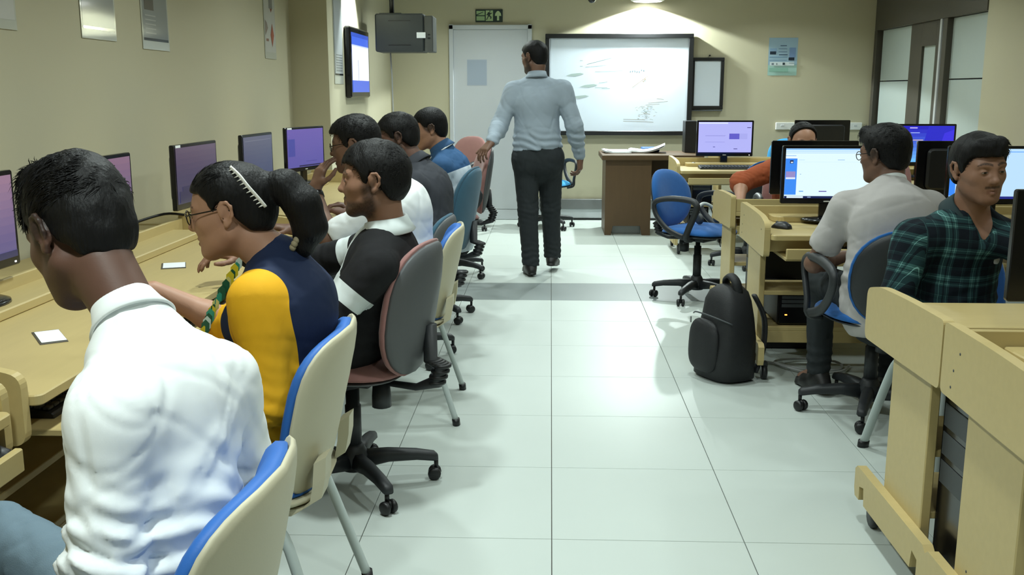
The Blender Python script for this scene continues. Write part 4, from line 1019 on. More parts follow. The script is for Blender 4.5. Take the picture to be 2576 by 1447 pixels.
def person(name, label, loc, deg, S):
    """S: world positions of joints (see the figures below) and clothing; everything is built in the figure's own frame"""
    t = empty(name, (loc[0], loc[1], 0), R(deg)); tag(t, label, 'person')
    Rz = rotm('Z', -deg); O = A(loc[0], loc[1], 0)
    lc = lambda p: Rz @ (A(*p) - O)
    g = S.get
    Pv, Nk, Hd = lc(S['pelvis']), lc(S['neck']), lc(S['head'])
    hs = g('hs', 1.0); bs = g('bs', 1.0)
    y_, p_, r_ = g('look', (0, 0, 0))            # yaw left, pitch up, roll right, relative to the body
    H = rotm('Z', y_) @ rotm('X', p_) @ rotm('Y', r_)
    lat = rotm('Z', g('twist', 0)) @ A(1, 0, 0)
    upv = unit(Nk - Pv); fw = unit(np.cross(upv, lat)); lat = unit(np.cross(fw, upv))
    bow = g('bow', .03)                           # rounding of the back
    Wa = Pv + (Nk - Pv) * .34 - fw * bow * .6; Ch = Pv + (Nk - Pv) * .70 - fw * bow * .7
    upn = unit(Nk - Ch); Uc = Nk - upn * .055 + fw * .02
    sw = g('sw', .172)
    Sh = {}
    for s, key in ((-1, 'L'), (1, 'R')):
        Sh[key] = lc(S['sh' + key]) if ('sh' + key) in S else Uc + lat * s * sw + fw * g('shf', .01) - upn * g('shd', .035)
    El = {q: lc(S['el' + q]) for q in 'LR'}; Wr = {q: lc(S['wr' + q]) for q in 'LR'}
    for q in 'LR':      # keep the arm lengths human
        ua, fa = .275 * bs, .25 * bs
        El[q] = Sh[q] + unit(El[q] - Sh[q]) * ua if g('fixarm', True) else El[q]
        Wr[q] = El[q] + unit(Wr[q] - El[q]) * fa if g('fixarm', True) else Wr[q]
    stand = g('stand', False)
    Hp = {'L': Pv - lat * .088 - upv * .02, 'R': Pv + lat * .088 - upv * .02}
    Kn = {}; An = {}; Ft = {}
    for s, q in ((-1, 'L'), (1, 'R')):
        Kn[q] = lc(S['kn' + q]) if ('kn' + q) in S else A(Pv[0] + s * .12, Pv[1] + .41, .495)
        An[q] = lc(S['an' + q]) if ('an' + q) in S else A(Kn[q][0], Kn[q][1] - .02, .085)
        Ft[q] = unit(lc(S['ft' + q]) - lc(S['an' + q])) if ('ft' + q) in S else A(s * .15, 1, 0)
    face_h = g('h_head', .004); body_h = g('h_body', .0085); cloth_h = g('h_cloth', .0072)
    fat = g('fat', 0.0)
    tw = g('tw', 1.0)
    def torso(v, inf, k=.035):
        bs = S.get('bs', 1.0) * tw
        v.cone(Pv - upv * .05, Pv + upv * .05, .160 * bs + inf + fat, .152 * bs + inf + fat, k, fw, .76)
        v.cone(Pv, Wa, .152 * bs + inf + fat, .140 * bs + inf + fat, k, fw, .78); v.cone(Wa, Ch, .140 * bs + inf + fat, .152 * bs + inf + fat * .6, k, fw, .74)
        v.cone(Ch, Uc, .152 * bs + inf + fat * .6, .088 * bs + inf, k, fw, .72)
        if g('bust'): 
            for s in (-1, 1): v.ell(Ch + fw * (.085) + lat * s * .07 - upn * .02, (.062 + inf, .055 + inf, .06 + inf), None, .03)
        for q in 'LR':
            v.cone(Uc + upn * .0, Sh[q], .058 + inf, .046 + inf, k); v.cone(Nk + upn * .02, Sh[q] * .75 + Nk * .25 - upn * .008, .032 + inf * .7, .034 + inf * .8, k)
    def bbox(pts, pad): P_ = np.array(pts); return P_.min(0) - pad, P_.max(0) + pad
    # ---------------- body
    hb = (Hd - .15 * hs, Hd + .15 * hs)
    hands = g('hands', {})
    pts = [Pv - .19, Pv + .19, Hd - .14, Hd + .14] + list(Sh.values()) + list(El.values()) + list(Wr.values()) + list(Kn.values()) + list(An.values())
    fine = [(hb[0], hb[1], face_h)]
    for q in 'LR':
        hp = hands.get(q, {}); f_ = unit(Rz @ A(*hp['f'])) if 'f' in hp else unit(Wr[q] - El[q])
        c_ = Wr[q] + f_ * .08
        if g('fine_hands', True): fine.append((c_ - .085, c_ + .085, .0042))
        pts += [c_ + .1, c_ - .1]
    for q in 'LR': pts.append(An[q] + unit(Ft[q]) * .17); pts.append(An[q] - .08)
    lo, hi = bbox(pts, .1); lo[2] = max(lo[2], -.02)
    v = Vol(lo, hi, body_h, fine)
    torso(v, -.006)
    nb = Hd + H @ (A(0, -.034, -.075) * hs)
    v.cone(Nk - upn * .01, nb, .056 * bs, .051 * hs, .03); v.cone(Nk + upn * .03 + fw * .015, Hd + H @ (A(0, -.0, -.06) * hs), .046 * bs, .046 * hs, .03)
    head_into(v, H, Hd, hs, S)
    for q, s in (('L', -1), ('R', 1)):
        v.cone(Sh[q], El[q], .043 * bs, .038 * bs, .02); m_ = El[q] + (Wr[q] - El[q]) * .3
        v.cone(El[q], m_, .040 * bs, .041 * bs, .02); v.cone(m_, Wr[q], .041 * bs, .027 * bs, .02)
        hp = hands.get(q, {}); f_ = Rz @ A(*hp['f']) if 'f' in hp else Wr[q] - El[q]; n_ = Rz @ A(*hp['n']) if 'n' in hp else A(0, 0, -1)
        hand_into(v, Wr[q] + unit(f_) * .008, f_, n_, (1 if q == 'R' else -1) * hp.get('flip', 1), hp.get('curl', (22, 28, 18)), hp.get('spread', 3), g('hand_sc', 1.0) * .98, hp.get('thumb', (.62, .66, .30)), hp.get('tc', 18))
        v.cone(Hp[q], Kn[q], .078 * bs, .054 * bs, .03); v.cone(Kn[q], An[q], .052 * bs, .036 * bs, .02)
        v.cone(An[q], An[q] + unit(Ft[q]) * .13 + A(0, 0, -.045), .034, .026, .02)
    P, Q = v.extract(); del v
    L_ = (P - Hd) @ H / hs; x, y, z = L_[:, 0], L_[:, 1], L_[:, 2]; ax = np.abs(x)
    rs = np.random.RandomState(5)
    isface = (np.linalg.norm(L_, axis=1) < .16)
    arc = .0345 - ((ax - .030) / .022) ** 2 * .006
    brow = smooth01(.0062 - np.abs(z - arc) * (1 + smooth01(ax, .03, .055)), 0, .004) * (ax > .010) * (ax < .056) * (y > .05)
    dark = brow * .9
    b = g('beard', 0)
    if b:
        low = smooth01(-z, .055 + .0, .072) * smooth01(y, -.02, .01) * (1 - smooth01(-z, .115, .14)); low *= 1 - (ax < .024) * (z > -.078) * (y > .07)
        side = smooth01(.030 - np.abs(y - .012), 0, .02) * smooth01(-z, -.01, .02) * (ax > .04) * (z > -.1)
        mus = smooth01(.008 - np.abs(z + .0485), 0, .004) * (ax < .028) * (y > .07)
        dark = np.maximum(dark, b * np.maximum(np.maximum(low, side), mus * 1.0))
    if g('mustache'): dark = np.maximum(dark, g('mustache') * smooth01(.007 - np.abs(z + .049), 0, .004) * (ax < .028) * (y > .07))
    if g('fade'):       # short clipped sides and nape
        hl = np.interp(y, [-.1, -.05, -.02, .01, .03, .05], [-.075, -.055, -.005, -.02, .0, .05])
        dark = np.maximum(dark, g('fade') * smooth01(z - hl, -.012, .014) * (y < .045) * (ax + (y < -.04) > .05))
    dark = dark * isface * np.clip(.92 + .08 * rs.normal(size=len(P)), .6, 1)
    lip = smooth01(.0095 - np.abs(z + .0645), 0, .004) * smooth01(.024 - ax, 0, .005) * (y > .078) * isface
    me = np_mesh('body', P, Q, mat_skin('skin_' + g('skin', 'brown') + ('_b' if b else ''), SKIN[g('skin', 'brown')][0]), {'dark': dark, 'lip': lip * .55})
    link('body', me, t)
    ZP = P
    # ---------------- eyes: almond shaped discs between the lids
    for s in (-1, 1):
        mb = MB(); ec = A(s * .032, .0895, .0035)
        op = g('eye_open', .0048)
        vs = []; n = 18; cols = []
        for i in range(7):
            for j in range(n):
                a = 2 * math.pi * j / n; rr = i / 6; ex = math.cos(a) * .0135 * rr; ez = math.sin(a) * op * rr * (1 - .35 * abs(math.cos(a)) ** 2)
                vs.append(tuple(Hd + H @ ((ec + A(ex, .0022 - (ex / .0135) ** 2 * .0052 - (ez / .012) ** 2 * .003 - .0003, ez)) * hs)))
        gx = g('gaze', 0.0)
        for i in range(6):
            for j in range(n):
                k = (j + 1) % n; a = 2 * math.pi * (j + .5) / n; rr = (i + .5) / 6; ex = math.cos(a) * .0135 * rr - gx; ez = math.sin(a) * op * rr
                d_ = math.hypot(ex, ez); cc = (14, 10, 9) if d_ < .0058 else (140, 128, 118)
                if i == 5 and math.sin(a) > .05: cc = (18, 13, 12)
                mb.add([vs[i * n + j], vs[i * n + k], vs[(i + 1) * n + k], vs[(i + 1) * n + j]], [(0, 1, 2, 3)], True, rgb(cc))
        mb.obj('eye', mat_print('eye_surface', 0, .2), t)
    # ---------------- hair
    hr = g('hair', {})
    if hr is not None:
        top, sd, bk, fr = hr.get('top', .022), hr.get('side', .010), hr.get('back', .012), hr.get('front', .012)
        hb_ = hr.get('box', .19); hv = Vol(Hd - hb_ * hs, Hd + hb_ * hs, face_h if not hr.get('coarse') else .0055)
        hw = lambda *q: Hd + H @ (A(*q) * hs)
        hv.ell(hw(0, -.016, .034), A(.074 + sd, .094 + bk, .080 + top * .35) * hs, H, .01)
        hv.ell(hw(0, .0, .046 + top * .25), A(.067 + sd * .6, .077 + fr, .056 + top * .5) * hs, H, .03)
        hv.ell(hw(0, -.05, -.02), A(.060 + sd * .7, .050 + bk * .9, .062) * hs, H, .03)
        for (a_, b_, ra, rb) in hr.get('add', ()): hv.cone(hw(*a_), hw(*b_), ra * hs, rb * hs, hr.get('k', .02))
        X, Y, Z = hv.xyz((slice(None),) * 3); G = [(X - Hd[0]) * H[0, i] + (Y - Hd[1]) * H[1, i] + (Z - Hd[2]) * H[2, i] for i in range(3)]
        hl = hr.get('line', ([-.12, -.09, -.055, -.03, -.016, .002, .012, .020, .034, .05, .075, .12], [-.075, -.072, -.062, -.025, .026, .032, -.012, -.022, .018, .046, .058, .058]))
        f_ = np.interp(G[1] / hs, hl[0], hl[1]).astype(np.float32); f_ = f_ + hr.get('peak', .25) * np.maximum(np.abs(G[0] / hs) - .045, 0) * (G[1] > .03)
        cutv = (f_ - G[2] / hs) * .75 * hs
        extra = hr.get('free')
        if extra is not None:
            keep = extra(G[0] / hs, G[1] / hs, G[2] / hs); cutv = np.minimum(cutv, keep)
        k = .008; hh = np.maximum(k - np.abs(hv.d - cutv), 0) / k; hv.d = np.maximum(hv.d, cutv.astype(np.float32)) + hh * hh * k * .25
        for (a_, b_, ra, rb) in hr.get('late', ()): hv.cone(hw(*a_), hw(*b_), ra * hs, rb * hs, .01)
        am = hr.get('rough', .0025) * .45
        w0 = folds(hr.get('seed', 3), am, 120, (1, 1, .25), False)
        hv.band(w0, .02)
        HP, HQ = hv.extract(); del hv
        if len(HP):
            ho = link('hair', np_mesh('hair', HP, HQ, HAIRM), t)
            nt_ = hr.get('tufts', 500)
            if nt_:
                L2 = (HP - Hd) @ H / hs; rs = np.random.RandomState(hr.get('seed', 3)); mb = MB()
                zmin = hr.get('tuft_z', -.03); cand = np.nonzero((L2[:, 2] > zmin) & (L2[:, 1] > hr.get('tuft_y', -1)))[0]
                cc = A(0, -.016, .03)
                for i in rs.choice(cand, min(nt_, len(cand)), False):
                    p = L2[i]; nn = unit(p - cc); flow = hr.get('flow', lambda q: A(q[0] * .6, .25, -.5))(p)
                    flow = np.asarray(flow) + rs.normal(size=3) * hr.get('mess', .35); tg = unit(flow - nn * (flow @ nn)); bn = np.cross(nn, tg)
                    ln = hr.get('len', .03) * rs.uniform(.6, 1.3) * (1 if p[2] > .02 else .55); lift = hr.get('lift', .25) * rs.uniform(.4, 1.4); wd = hr.get('wid', .0013) * rs.uniform(.6, 1.3)
                    rings = []
                    for q, u in enumerate((0, .55, 1.0)):
                        cpt = p - nn * .002 + tg * ln * u + nn * (ln * lift * (u - .75 * u * u) - (ln * u) ** 2 / .17); ww = wd * (1, .85, .12)[q]
                        rings.append([tuple(Hd + H @ ((cpt + bn * ww * c1 + nn * ww * c2) * hs)) for (c1, c2) in ((-1, -.4), (1, -.4), (0, .8))])
                    mb.loft(rings, True, True)
                o2 = mb.obj('hair_strands', HAIRM, ho, fix=False); o2['kind'] = 'stuff'
    # ---------------- shirt
    sh = S['shirt']; inf = sh.get('inf', .012)
    slv = sh.get('sleeve', 'long')
    pts = [Pv - .2, Pv + .2, Nk + .05, Nk - .05] + list(Sh.values()) + list(El.values()) + list(Wr.values())
    lo, hi = bbox(pts, .09); lo[2] = max(lo[2], .3)
    sv = Vol(lo, hi, cloth_h)
    torso(sv, inf, .04)
    hem = Pv - upv * sh.get('hem', .10)
    if stand or sh.get('skirt'): sv.cone(Pv - upv * .10, Pv + upv * .1, .165 * bs + inf + fat, .152 * bs + inf + fat, .03, fw, .78)
    sv.cut(hem, -upv, .01)
    for q, s in (('L', -1), ('R', 1)):
        sr = sh.get('sr', .016); ak = sh.get('ak', .024)
        if slv == 'long':
            cf = El[q] + (Wr[q] - El[q]) * sh.get('cuff', .96)
            sv.cone(Sh[q], Sh[q] * .75 + El[q] * .25, .043 * bs + sr, .045 * bs + sr, .055); sv.cone(Sh[q] * .85 + El[q] * .15, El[q], .046 * bs + sr, .042 * bs + sr, ak); m_ = El[q] + (cf - El[q]) * .35
            sv.cone(El[q], m_, .044 * bs + sr, .043 * bs + sr * .9, .02); sv.cone(m_, cf, .043 * bs + sr * .9, .030 * bs + sr * .6, .02)
            if sh.get('cuffband', True): sv.cone(cf - unit(cf - El[q]) * .045, cf - unit(cf - El[q]) * .004, .036 * bs + sr * .5, .034 * bs + sr * .5, .004)
        elif slv == 'short':
            e_ = Sh[q] + (El[q] - Sh[q]) * sh.get('slen', .72); sv.cone(Sh[q], e_, .046 * bs + sr, .046 * bs + sr * 1.2, .04)
        elif slv == 'elbow':
            e_ = El[q] + (Wr[q] - El[q]) * .12
            sv.cone(Sh[q], El[q], .053 * bs + sr, .047 * bs + sr, .03); sv.cone(El[q], e_, .047 * bs + sr, .047 * bs + sr, .02)
    # opening for the neck
    nd = unit(nb - Nk); sv.cone(Nk - nd * .02, Nk + nd * .03, .060 * bs, .054 * bs, .03)
    nq = unit(nd + fw * .35); sv.cone(Nk + nd * sh.get('neckh', .072) + fw * .012, Nk + nd * .07 + nq * .16, .050 * bs * sh.get('neckw', 1), .11, .006, None, 1, 's')
    if sh.get('vneck'): sv.cone(Nk + fw * .075 + upn * .05, Nk + fw * .125 - upn * sh['vneck'], .050, .006, .01, None, 1, 's')
    for q in 'LR':   # flatten round sleeve ends
        if slv == 'short':
            e_ = Sh[q] + (El[q] - Sh[q]) * (sh.get('slen', .72) + .10); d_ = unit(El[q] - Sh[q])
            sv.cone(e_ + d_ * .06, e_ + d_ * .16, .10, .10, .004, d_, .6, 's')
    for (pth, r0, amp) in sh.get('ridges', ()):
        pw = [Pv + upv * h - fw * (bow * .7 * min(1, h / .3) + .75 * math.sqrt(max((.148 * bs * tw + inf) ** 2 - x * x, .0004)) - off) + lat * x for (x, h, off) in pth]
        for a_, b_ in zip(pw[:-1], pw[1:]): sv.cone(a_, b_, r0, r0, .03 if amp > 0 else .022, None, 1, 'u' if amp > 0 else 's')
    fa_ = sh.get('folds', .004)
    f1 = folds(sh.get('seed', 1), fa_, sh.get('freq', 34)); 
    def fo(Pq):
        o = f1(Pq)
        for q in 'LR':
            if slv in ('long', 'elbow'):
                dl = np.linalg.norm(Pq - El[q], axis=1); axq = unit(Wr[q] - Sh[q]); o += np.sin((Pq @ axq) * 210 + 2 * np.sin(Pq @ np.cross(axq, A(.3, .5, .8)) * 40)) * .0035 * np.exp(-(dl / .09) ** 2) * sh.get('elbowf', 1)
        dw = (Pq - Pv) @ upv; o += np.sin((Pq - Pv) @ (upv * 120 + lat * 30) + 1.5 * np.sin(Pq @ lat * 25)) * .003 * np.exp(-((dw - .08) / .09) ** 2) * sh.get('waistf', 1)
        return o
    sv.band(fo, .028)
    SP, SQ = sv.extract(); del sv
    at = {}
    zf = sh.get('zone')
    env = dict(Pv=Pv, Nk=Nk, Ch=Ch, Sh=Sh, El=El, Wr=Wr, upv=upv, fw=fw, lat=lat, upn=upn, lc=lc, Uc=Uc)
    if zf: at['zone'] = zf(SP, env)
    if sh.get('plaid'):
        # cloth coordinates: around and along each sleeve, or across and up the front
        pu = (SP - Pv) @ lat; pv = (SP - Pv) @ upv
        for q, s in (('L', -1), ('R', 1)):
            d1 = unit(El[q] - Sh[q]); 
            tt = (SP - Sh[q]) @ d1; dist = np.linalg.norm(SP - Sh[q] - np.outer(np.clip(tt, 0, .3), d1), axis=1)
            d2 = unit(Wr[q] - El[q]); t2 = (SP - El[q]) @ d2; dist2 = np.linalg.norm(SP - El[q] - np.outer(np.clip(t2, 0, .3), d2), axis=1)
            out = ((SP - Sh[q]) @ (lat * s)) > -.012
            e1 = unit(np.cross(d1, fw)); m1 = (dist < .095) & (tt > -.10) & out
            pu = np.where(m1, (SP - Sh[q]) @ fw + .02, pu); pv = np.where(m1, -tt, pv)
            m2 = (dist2 < .07) & (t2 > .02); pu = np.where(m2, (SP - El[q]) @ unit(np.cross(d2, upv)), pu); pv = np.where(m2, -.275 - t2, pv)
        at['pu'] = pu + 1.0; at['pv'] = pv + 1.0
    so_ = link(sh.get('name', 'shirt'), np_mesh('shirt', SP, SQ, sh['mat'], at), t)
    if sh.get('label'): so_['label'] = sh['label']
    # collar
    cl = sh.get('collar')
    if cl:
        cc = Nk + nd * cl.get('h', .028) + fw * cl.get('f', .006); tilt = cl.get('tilt', 14)
        ua = unit(unit(upn + nd) * math.cos(R(tilt * .6)) + fw * math.sin(R(tilt * .6))); fa2 = unit(np.cross(ua, lat))
        mb = MB(); sz = cl.get('s', 1.0)
        if cl['type'] == 'shirt':
            prof = [(.000, -.012), (-.002, .022), (.004, .032), (.010, .030), (.020 * sz, .006), (.032 * sz, -.014 * sz), (.028 * sz, -.018 * sz), (.014, .004), (.006, .018), (.004, -.012)]
            ring_collar(mb, cc, ua, fa2, lat, cl.get('r', .060) * bs, cl.get('r', .060) * bs * 1.05, prof, R(-cl.get('open', 150)), R(cl.get('open', 150)), 44, cl.get('drop', .012), cl.get('tip', .02))
        else:
            prof = [(.008 * math.cos(q * .785) * .75, .008 * math.sin(q * .785) * 1.5) for q in range(8)]
            ring_collar(mb, cc, ua, fa2, lat, cl.get('r', .064) * bs, cl.get('r', .064) * bs * 1.08, prof, R(-180), R(180), 44)
        co = mb.obj('collar', cl['mat'], t)
        for p_l in co.data.polygons: p_l.use_smooth = True
    # ---------------- trousers and shoes
    tr = S.get('trousers')
    if tr:
        ti = tr.get('inf', .006); pts = [Pv - .2, Pv + .2] + list(Kn.values()) + list(An.values())
        lo, hi = bbox(pts, .11); lo[2] = max(lo[2], .02); hi[2] = Pv[2] + .12
        tv_ = Vol(lo, hi, tr.get('h', .0095))
        tv_.cone(Pv - upv * .04, Pv + upv * .06, .158 * bs * tw + ti + fat, .15 * bs * tw + ti + fat, .03, fw, .80)
        for q in 'LR':
            tv_.cone(Hp[q], Kn[q], .085 * bs + ti, .060 * bs + ti, .03); tv_.cone(Kn[q], An[q] + A(0, 0, -.0), .058 * bs + ti, .046 * bs + ti * 1.1, .02)
            if stand: tv_.cone(Hp[q] + fw * -.03 + upv * -.02, Hp[q] + fw * -.035 - upv * .06, .085 + ti, .075 + ti, .04)
            d_ = unit(An[q] - Kn[q]); tv_.cone(An[q] + d_ * .085, An[q] + d_ * .2, .09, .09, .006, None, 1, 's')
        tv_.cut(Pv + upv * tr.get('top', .075), upv, .006) if stand else tv_.cut(Pv + A(0, 0, .10), A(0, 0, 1), .006)
        f2 = folds(11, tr.get('folds', .004), 30)
        def ft(Pq):
            o = f2(Pq)
            for q in 'LR':
                for (J, rr, am) in ((Kn[q], .10, .004), (An[q] + A(0, 0, .05), .09, .006)): o += np.sin(Pq[:, 2] * 150 + 2 * np.sin(Pq @ A(30, 22, 10))) * am * np.exp(-(np.linalg.norm(Pq - J, axis=1) / rr) ** 2)
            return o
        tv_.band(ft, .03); TP, TQ = tv_.extract(); del tv_
        link('trousers', np_mesh('trousers', TP, TQ, tr['mat']), t)
        if tr.get('belt'):
            mb = MB(); prof = [(-.004, -.016), (.004, -.016), (.004, .016), (-.004, .016)]
            ring_collar(mb, Pv + upv * (tr.get('top', .075) - .02), upv, fw, lat, .152 * bs + ti + fat, (.152 * bs + ti + fat) * .80, prof, R(-180), R(180), 40); mb.obj('belt', M_BLACK, t)
    if g('shoes', True):
        for q in 'LR':
            f_ = unit(Ft[q]); pitch = g('shoe_pitch', {}).get(q, 0); sd_ = unit(np.cross(f_, A(0, 0, 1))); up_ = unit(np.cross(sd_, f_))
            a_ = An[q]; hl_ = a_ - f_ * .045 - up_ * (.055); tp = a_ + f_ * .165 - up_ * .058
            vs_ = Vol(np.minimum(hl_, tp) - .08, np.maximum(np.maximum(hl_, tp), a_) + .09, .0055)
            vs_.cone(hl_, a_ + f_ * .08 - up_ * .052, .034, .040, .02, up_, .9); vs_.cone(a_ + f_ * .06 - up_ * .052, tp - f_ * .03, .042, .034, .02, up_, .75); vs_.cone(a_ - f_ * .02 - up_ * .02, a_ + f_ * .07 - up_ * .045, .042, .034, .03); vs_.cone(a_, a_ - up_ * .02, .04, .042, .02)
            vs_.cone(hl_ - up_ * .018 - f_ * .005, tp - up_ * .012 - f_ * .03, .034, .038, .006, up_, .36)
            vs_.cut(a_ - up_ * (.085), -up_, .004); vs_.cut(a_ + up_ * .03, up_, .006)
            XP_, XQ = vs_.extract(); link('shoe', np_mesh('shoe', XP_, XQ, g('shoe_mat', M_SHOE)), t)
    env.update(t=t, H=H, Hd=Hd, hs=hs, body=ZP)
    return t, env
M_SHOE = mat('black_shoe', (26, 25, 25), .45, .4, var=.1, scale=20)
def spectacles(env, label=None, m=None):
    Hd, H, hs, t = env['Hd'], env['H'], env['hs'], env['t']; w = lambda *q: tuple(Hd + H @ (A(*q) * hs))
    g_ = empty('spectacles', (0, 0, 0), 0, t); mb = MB()
    for s in (-1, 1):
        rim = [w(s * .034 + .024 * math.cos(a), .107 - .010 * abs(s * .034 + .024 * math.cos(a)) / .05, .002 + .018 * math.sin(a)) for a in [2 * math.pi * i / 20 for i in range(21)]]
        MB().tube(rim, .0016, 6, caps=False).obj('rim', m or M_BLACKG, g_)
        MB().tube(smooth_path([w(s * .058, .097, .008), w(s * .074, .07, .010), w(s * .082, .02, .012), w(s * .082, -.012, .014), w(s * .080, -.03, -.004)], 3), .0017, 6).obj('temple', m or M_BLACKG, g_)
    MB().tube([w(-.011, .108, .006), w(0, .110, .009), w(.011, .108, .006)], .0016, 6).obj('bridge', m or M_BLACKG, g_)
    return g_
# ================================================================== the people
M_WSHIRT = mat('white_cotton', (238, 242, 242), .8, .25, var=.02, scale=30, bump=.04, bscale=420)
M_WTEE = mat('white_jersey', (222, 226, 226), .85, .2, var=.03, scale=30, bump=.2, bscale=600)
M_JEAN = mat('grey_blue_denim', (112, 132, 146), .85, .2, var=.1, scale=25, bump=.3, bscale=500)
M_DARKT = mat('dark_trousers', (44, 48, 50), .85, .2, var=.08, scale=20, bump=.2, bscale=500)
M_BLKT = mat('black_trousers', (26, 27, 29), .85, .2, var=.08, scale=20, bump=.2, bscale=500)
def arm_dist(P, env, q, r0=.075):
    d = np.full(len(P), 1.0)
    for a, b in ((env['Sh'][q], env['El'][q]), (env['El'][q], env['Wr'][q])):
        ba = b - a; tt = np.clip((P - a) @ ba / (ba @ ba), 0, 1); d = np.minimum(d, np.linalg.norm(P - a - tt[:, None] * ba, axis=1))
    return r0 - d
def swept(q): return A(q[0] * .5, .5, .1)

# ---- young man in the white shirt (nearest, left)
person('person', 'person in white shirt with dark wavy hair, nearest at left, looking down', (-.60, 1.52), 52, dict(
    tw=.80, pelvis=(-.625, 1.51, .56), neck=(-.695, 1.62, .972), head=(-.822, 1.70, 1.135), look=(7, -28, 4), hs=1.0, bs=.84, skin='deep', bow=.05, fade=.9,
    elL=(-.682, 1.395, .63), wrL=(-.90, 1.60, .41), elR=(-.555, 1.72, .63), wrR=(-.78, 1.93, .62), shL=(-.678, 1.462, .878), shR=(-.588, 1.68, .872),
    hands={'L': dict(curl=(30, 35, 20))}, knL=(-1.05, 1.74, .545), knR=(-.95, 1.95, .53), beard=0.25,
    hair=dict(top=.052, side=.004, back=.006, front=.026, rough=.004, tufts=5000, len=.034, lift=.12, mess=.2, wid=.0009, flow=lambda q: A(q[0] * 2 - .25, .55 + .3 * math.sin(q[0] * 60), .3 * math.sin(q[1] * 50)), seed=4, tuft_z=.035, add=(((0, .05, .10), (0, .08, .085), .03, .026), ((.03, .0, .115), (-.03, .03, .12), .026, .026))),
    shirt=dict(mat=M_WSHIRT, inf=.014, sr=.024, ak=.004, folds=.0036, freq=26, seed=14, sleeve='long', cuff=.5, hem=.16, elbowf=1.8, waistf=2.2, ridges=[([(.10, .30, .004), (.05, .24, .006), (-.02, .18, .004)], .012, 1), ([(.10, .22, .004), (.04, .15, .005), (-.05, .09, .004)], .011, 1), ([(.10, .14, .004), (.03, .07, .005), (-.07, .03, .004)], .012, 1), ([(-.09, .26, .004), (-.07, .16, .005), (-.03, .06, .004)], .011, 1)], collar=dict(type='shirt', mat=M_WSHIRT, h=.040, tilt=10, r=.052, open=145, s=.95)),
    trousers=dict(mat=M_JEAN), h_head=.0038, h_cloth=.006, fine_hands=False))

# ---- young woman with ponytail
M_GIRL = mat_zone('navy_and_yellow_cloth', (26, 38, 66), (226, 168, 30), .8)
def girl_zone(P, e):
    z = np.maximum(arm_dist(P, e, 'L', .078), arm_dist(P, e, 'R', .078))
    return np.maximum(z, .03 - (P - e['Pv']) @ e['upv'])
tg, eg = person('person', 'person with black ponytail and white hair clip, yellow sleeves and navy vest', (-.68, 2.40), 88, dict(
    pelvis=(-.705, 2.40, .55), neck=(-.672, 2.42, .955), head=(-.785, 2.41, 1.09), look=(2, -10, 0), hs=.97, bs=.90, skin='light', bow=.045, bust=1,
    shL=(-.690, 2.265, .892), shR=(-.71, 2.56, .89), elL=(-.655, 2.24, .62), wrL=(-.90, 2.27, .66), elR=(-.86, 2.64, .76), wrR=(-1.045, 2.62, .83),
    hands={'R': dict(f=(-.7, -.1, -.2), n=(0, -.6, -.8), curl=(40, 45, 30))},
    hair=dict(top=.016, side=.008, back=.016, front=.004, rough=.0022, tufts=900, len=.035, lift=.0, mess=.06, wid=.0010, flow=lambda q: A(0, -1, .7 - 5 * q[2]), seed=8, box=.27, tuft_y=-.10,
              line=([-.12, -.09, -.055, -.03, -.016, .002, .012, .020, .034, .05, .075, .12], [-.07, -.07, -.055, -.02, .02, .028, .022, .004, .030, .052, .062, .062]),
              late=(((0, -.105, .045), (0, -.150, .035), .036, .044), ((0, -.150, .035), (-.005, -.185, -.015), .044, .047), ((-.005, -.185, -.015), (.0, -.190, -.075), .047, .044), ((.0, -.190, -.075), (.0, -.165, -.12), .044, .028), ((0, -.165, -.12), (.0, -.14, -.14), .028, .010), ((.02, -.19, -.02), (.02, -.215, -.08), .02, .012), ((-.025, -.18, -.03), (-.03, -.20, -.09), .02, .01))),
    shirt=dict(mat=M_GIRL, zone=girl_zone, inf=.012, sr=.012, folds=.0014, freq=22, seed=5, sleeve='long', cuff=.12, hem=.20, skirt=1, cuffband=False, name='tunic'),
    trousers=dict(mat=mat('mustard_cotton', (206, 150, 26), .85, .2, var=.08)), h_cloth=.0062, hand_sc=.9))
spectacles(eg)
def hw_(e): return lambda *q: tuple(e['Hd'] + e['H'] @ (A(*q) * e['hs']))
w = hw_(eg)
arc = [(-.050, -.040, .108), (-.066, -.062, .085), (-.074, -.080, .055), (-.070, -.098, .022), (-.062, -.108, -.002)]
cl = MB(); cl.tube(smooth_path([w(*p) for p in arc], 4), .005, 8, ry=.6)
for k, p in enumerate(smooth_path([V(p) for p in arc], 3)[1:-1]):
    q0 = V(p); q1 = q0 + V((.0, .014, -.004)); cl.tube([w(*q0), w(*q1)], [.0026, .0009], 5)
cl.obj('hair_clip', mat('white_clip', (226, 224, 218), .4), tg)
sc = MB()
for k in range(16):
    a = 2 * math.pi * k / 16; sc.ell(w(.030 * math.cos(a), -.150 - .018 * math.sin(a), -.108 + .022 * math.sin(a)), (.009, .009, .009), 8, 5)
sc.obj('hair_tie', mat('cream_scrunchie', (150, 138, 110), .8), tg)
